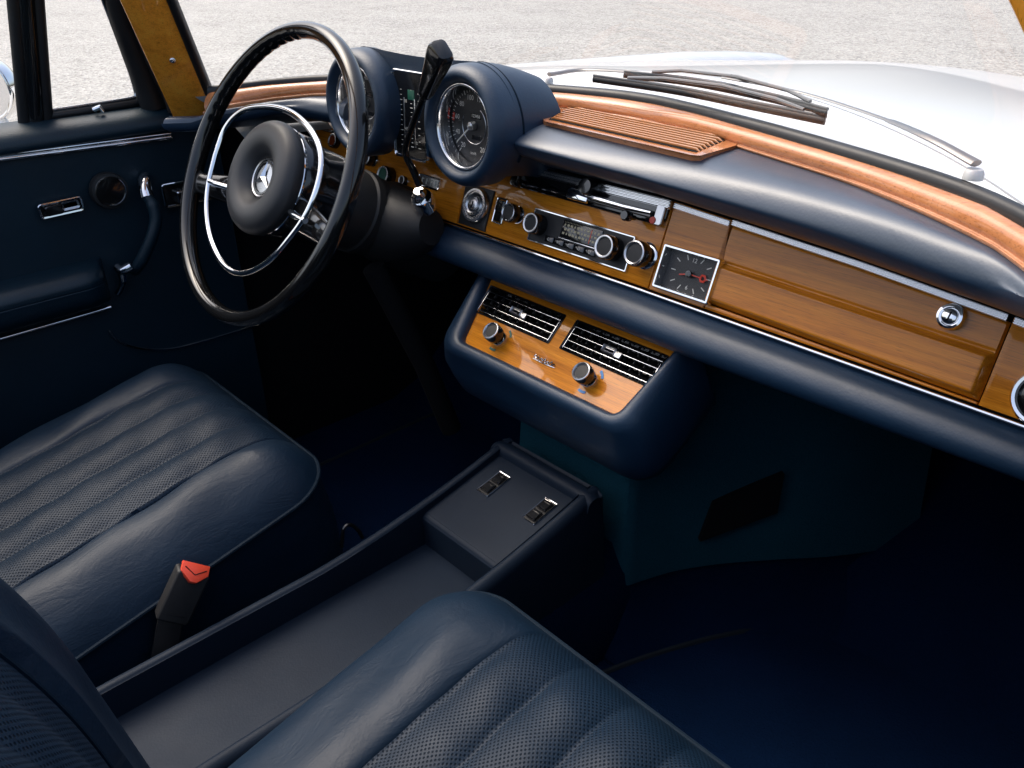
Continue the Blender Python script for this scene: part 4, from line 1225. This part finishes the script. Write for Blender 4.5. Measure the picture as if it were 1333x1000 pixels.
c = D((140, 247)); fd = Frame(c, (0, 1, 0), (0, 0, 1), (1, 0, 0))
b = MB(); b.lathe([(.0285, 0), (.0285, .010), (.0272, .0135), (.0240, .0140)], fd, 40); kb = b.build('door_knob', M['black_matte'], door)
b = MB(); b.lathe([(.0240, .0138), (.0234, .0156), (.0222, .0156), (.0216, .0140)], fd, 40); b.build('ring', M['chrome'], kb)
b = MB(); b.lathe([(.0217, .0141), (.01, .0150), (0, .0152)], fd, 40); b.build('cap', M['satin'] if False else M['black_gloss'], kb)
# pull handle
hp = [D((191, 234), -.690), D((190, 246), -.682), D((192, 256), -.670), D((199, 268), -.664), D((203, 285), -.660), D((199, 305), -.660), D((191, 325), -.664), D((182, 343), -.672), D((175, 352), -.690)]
b = MB(); b.tube(spline(hp[2:], 30), [.0085]*4+[.0098]*22+[.009]*4, 12); ph_ = b.build('pull_handle', M['door_leather'], door)
b = MB(); b.tube(spline([D((190, 231), -.704), D((189, 236), -.690), D((189, 246), -.680), D((192, 258), -.670)], 16), [.0105]*6+[.0100]*10, 12, flat=(1, .9)); b.build('upper_mount', M['chrome'], ph_)
b = MB(); b.tube(spline([D((172, 346), -.674), D((160, 352), -.682), D((154, 349), -.694)], 10), .0085, 10); b.tube(spline([D((158, 352), -.684), D((160, 368), -.690), D((154, 382), -.700)], 10), [.007]*5+[.006]*5, 10); b.build('lower_mount', M['chrome'], ph_)
# window glass, vent window, divider
XT = -.742
def Wd(p, dx=0): return at(p, 'x', XT+dx)
b = MB(); lo0, lo1 = V(XT, -.42, .700), V(XT, .345, .700); b.grid([[lo0, lo1], [V(-.60, -.42, 1.08), V(-.62, .42, 1.02)]]); b.build('side_glass', M['glass'], door)
dv0, dv1 = Wd((47, 166)), at((28, -60), 'x', -.70)
ax_ = nrm(dv1-dv0)
dv1 = dv0+ax_*((1.05-dv0[2])/ax_[2])
def upto(a, c, z): return c+(c-a)*((z-c[2])/(c[2]-a[2]))
for off, r_, mt_, nm in ((0, .0105, 'black_gloss', 'window_divider'), (.0165, .0075, 'rubber', 'divider_seal'), (-.0155, .0075, 'rubber', 'divider_seal')):
    b = MB(); b.tube([dv0+V(0, off, 0)-ax_*.02, dv0+V(0, off, 0)+ax_*.12, dv1+V(0, off, 0)], r_, 10, flat=(1.2, .9), up=(1, 0, 0)); b.build(nm, M[mt_], door)
b = MB()
vp = [Wd((58, 152)), Wd((80, 149)), Wd((120, 143)), Wd((165, 136)), Wd((178, 133)), Wd((184, 127)), Wd((183, 119)), at((176, 95), 'x', -.735), at((160, 50), 'x', -.722), at((141, 0), 'x', -.708), at((120, -60), 'x', -.692)]
vp.append(upto(vp[-2], vp[-1], 1.05))
b.tube(spline(vp, 70), .0075, 10); b.tube([vp[-1], (vp[-1]+dv1)/2+V(.004, 0, .004), dv1], .0095, 10); b.build('vent_window_frame', M['rubber'], door)
b = MB(); b.tube(spline([p+V(.002, -.004, .0085) if i < 5 else p+V(.002, -.010, .004) for i, p in enumerate(vp)], 60), .0022, 6); b.build('vent_window_bead', M['satin'], door)
b = MB(); b.add([vp[0], vp[4], vp[6], vp[8], vp[11], dv1], [(0, 1, 2, 3, 4, 5)], False); b.build('vent_glass', M['glass'], door)
b = MB()
fp = [at((150, 0-60), 'x', -.695), at((156, 0), 'x', -.708), at((172, 50), 'x', -.718), at((190, 100), 'x', -.725), at((203, 140), 'x', -.728)]
fq = [upto(fp[1], fp[0], 1.06)]+fp
b.tube(spline(fq, 34), [.016]*34, 12, flat=(1.5, 1)); b.tube(spline([p+V(.03, .020, -.004) for p in fq], 34), .014, 10); b.build('window_frame', M['rubber'], door)
b = MB(); b.tube([at((122, 143), 'x', -.728), at((130, 139.5), 'x', -.722), at((134, 146), 'x', -.722)], .004, 8); b.build('vent_catch', M['chrome'], door)
b = MB(); hl = [at(p, 'x', -.70) for p in ((223, 150), (226, 158), (232, 155))]
b.tube(spline(hl, 10), .0045, 8); b.build('hinge_cap', M['chrome'], door)
b = MB(); rows = []
for t in np.linspace(-.02, 1, 26):
    p = pil(t, -1); a = p+nrm(V(-.33, -.92, -.2))*.027+nrm(V(.90, -.36, -.17))*(-.010)
    y_ = interp(p[2], [fp[4][2], fp[3][2], fp[2][2], fp[1][2], fp[0][2], 1.09], [fp[4][1], fp[3][1], fp[2][1], fp[1][1], fp[0][1], .25])
    x_ = interp(p[2], [fp[4][2], fp[1][2], fp[0][2], 1.09], [fp[4][0], fp[1][0], fp[0][0], -.48])
    q_ = V(x_, y_+.004, p[2]-.004)
    rows.append([a, a*.6+q_*.4+V(-.014, .006, 0), q_+V(-.004, 0, 0)])
b.grid(rows)
b.build('pillar_weatherstrip', M['rubber'], body)
# black stay beyond the vent window: wiper edge seen through it
st = thing('door_mirror', 'rounded chrome backed door mirror outside the driver window at left edge', 'mirror', at((-20, 140), 'x', -.93))
c = at((-21, 115), 'x', -.90)
fm = Frame(c, nrm(V(.25, .9, 0)), (0, 0, 1), nrm(V(.9, -.25, 0)))
fm = Frame(c, nrm(V(.85, .5, 0)), (0, 0, 1), nrm(V(.5, -.85, 0)))
b = MB(); b.lathe(spline([V(*p) for p in [(.0, -.05), (.030, -.043), (.049, -.022), (.053, -.003), (.051, .002), (.048, .001)]], 24), fm, 40, sq=(1, .95)); b.build('housing', M['chrome'], st)
b = MB(); b.lathe([(.048, .0005), (0, .001)], fm, 40, sq=(1, .95)); b.build('mirror_glass', M['chrome'], st)
b = MB(); b.tube([c+V(0, .01, -.045), c+V(.02, .02, -.09), c+V(.11, .03, -.13)], [.008, .010, .016], 10); b.build('stem', M['paint'], st)

# ------------------------------------------------------------------ wipers
def wiper(label, arm, blade, pivot_r, wipname='windscreen_wiper'):
    t = thing(wipname, label, 'wiper', arm[0], 'wipers resting on the windscreen')
    P = spline(arm, 40)
    b = MB(); b.tube(P, list(np.linspace(.0050, .0034, 18))+[.0022]*22, 8, flat=(1.25, .6), up=(0, 0, 1)); b.build('arm', M['wiper_grey'], t)
    f_ = Frame(arm[0], (1, 0, 0), (0, 1, 0), (0, 0, 1))
    b = MB(); b.lathe([(pivot_r, -.013), (pivot_r*.95, -.0075), (pivot_r*.75, -.0045), (0, -.004)], f_, 24); b.build('pivot_cap', M['pivot'], t)
    B = spline(blade, 30); up = V(0, .25, .97)
    b = MB(); b.tube([p+up*.0042 for p in B], .0022, 8, flat=(.8, 1.0)); bl = b.build('blade_rail', M['wiper_grey'], t)
    b = MB(); b.tube([p-up*.0005 for p in B], .0028, 8, flat=(.5, 1.25)); b.build('rubber_blade', M['rubber'], bl)
    b = MB(); 
    b.tube([B[4]+up*.007, B[8]+up*.012, B[15]+up*.015, B[22]+up*.012, B[26]+up*.007], .0022, 8)
    b.build('bridge', M['wiper_grey'], bl)
    return t
M['wiper_grey'] = simple('wiper_grey_steel', (.20, .20, .20), .32, .5, rvar=.05)
M['pivot'] = simple('pale_pivot', (.62, .62, .62), .4, .3)
arm1 = [at((1271, 213), 'z', .774), at((1210, 180), 'z', .784), at((1140, 151), 'z', .786), at((1040, 120), 'z', .792), at((940, 101), 'z', .800)]
bl1 = [at((812, 98), 'z', .790), at((900, 108), 'z', .788), at((1000, 128), 'z', .786), at((1076, 148), 'z', .784)]
wiper('grey wiper with long cranked arm from a pale pivot by the bonnet corner', arm1, bl1, .0085)
arm2 = [at((715, 97), 'z', .776), at((765, 91), 'z', .778), at((850, 96), 'z', .786), at((930, 106), 'z', .792), at((985, 119), 'z', .790)]
bl2 = [at((772, 103), 'z', .784), at((880, 119), 'z', .781), at((980, 139), 'z', .778), at((1074, 158), 'z', .776)]
wiper('black wiper lying lowest along the windscreen base with its arm starting beside the instrument hood', arm2, bl2, .006)

# ------------------------------------------------------------------ floor mat, pedals
mt_ = thing('floor_mat', 'dark navy carpet mat with bound edge on the passenger floor', 'floor mat', (.42, .75, .01))
ed = [V(*p) for p in ((.135, .60), (.18, .735), (.235, .855), (.29, .93), (.40, .97), (.56, .985), (.68, .97), (.69, .60), (.66, .45), (.30, .44), (.15, .50))]
ec = spline(ed+[ed[0]], 90)[:-1]
b = MB(); b.grid([[(p[0], p[1], z) for p in ec] for z in (.004, .014)], closed_u=True); b.add([(p[0], p[1], .014) for p in ec], [tuple(range(len(ec)))], False); b.build('pile', M['carpet'], mt_)
b = MB(); b.tube([(p[0], p[1], .0145) for p in ec[:26]], .0042, 6); b.build('bound_edge', M['mat_edge'], mt_)
mt2 = thing('floor_mat', 'dark carpet mat on the driver floor in front of the console', 'floor mat', (-.36, .8, .01))
ec2 = rrect(.44, .50, .05, 8)
b = MB(); b.grid([[(-.37+p[0], .74+p[1], z) for p in ec2] for z in (.004, .014)], closed_u=True); b.add([(-.37+p[0], .74+p[1], .014) for p in ec2], [tuple(range(len(ec2)))], False); b.build('pile', M['carpet'], mt2)
b = MB(); b.tube([(-.37+p[0], .74+p[1], .0145) for p in ec2], .0042, 6, closed=True); b.build('bound_edge', M['mat_edge'], mt2)
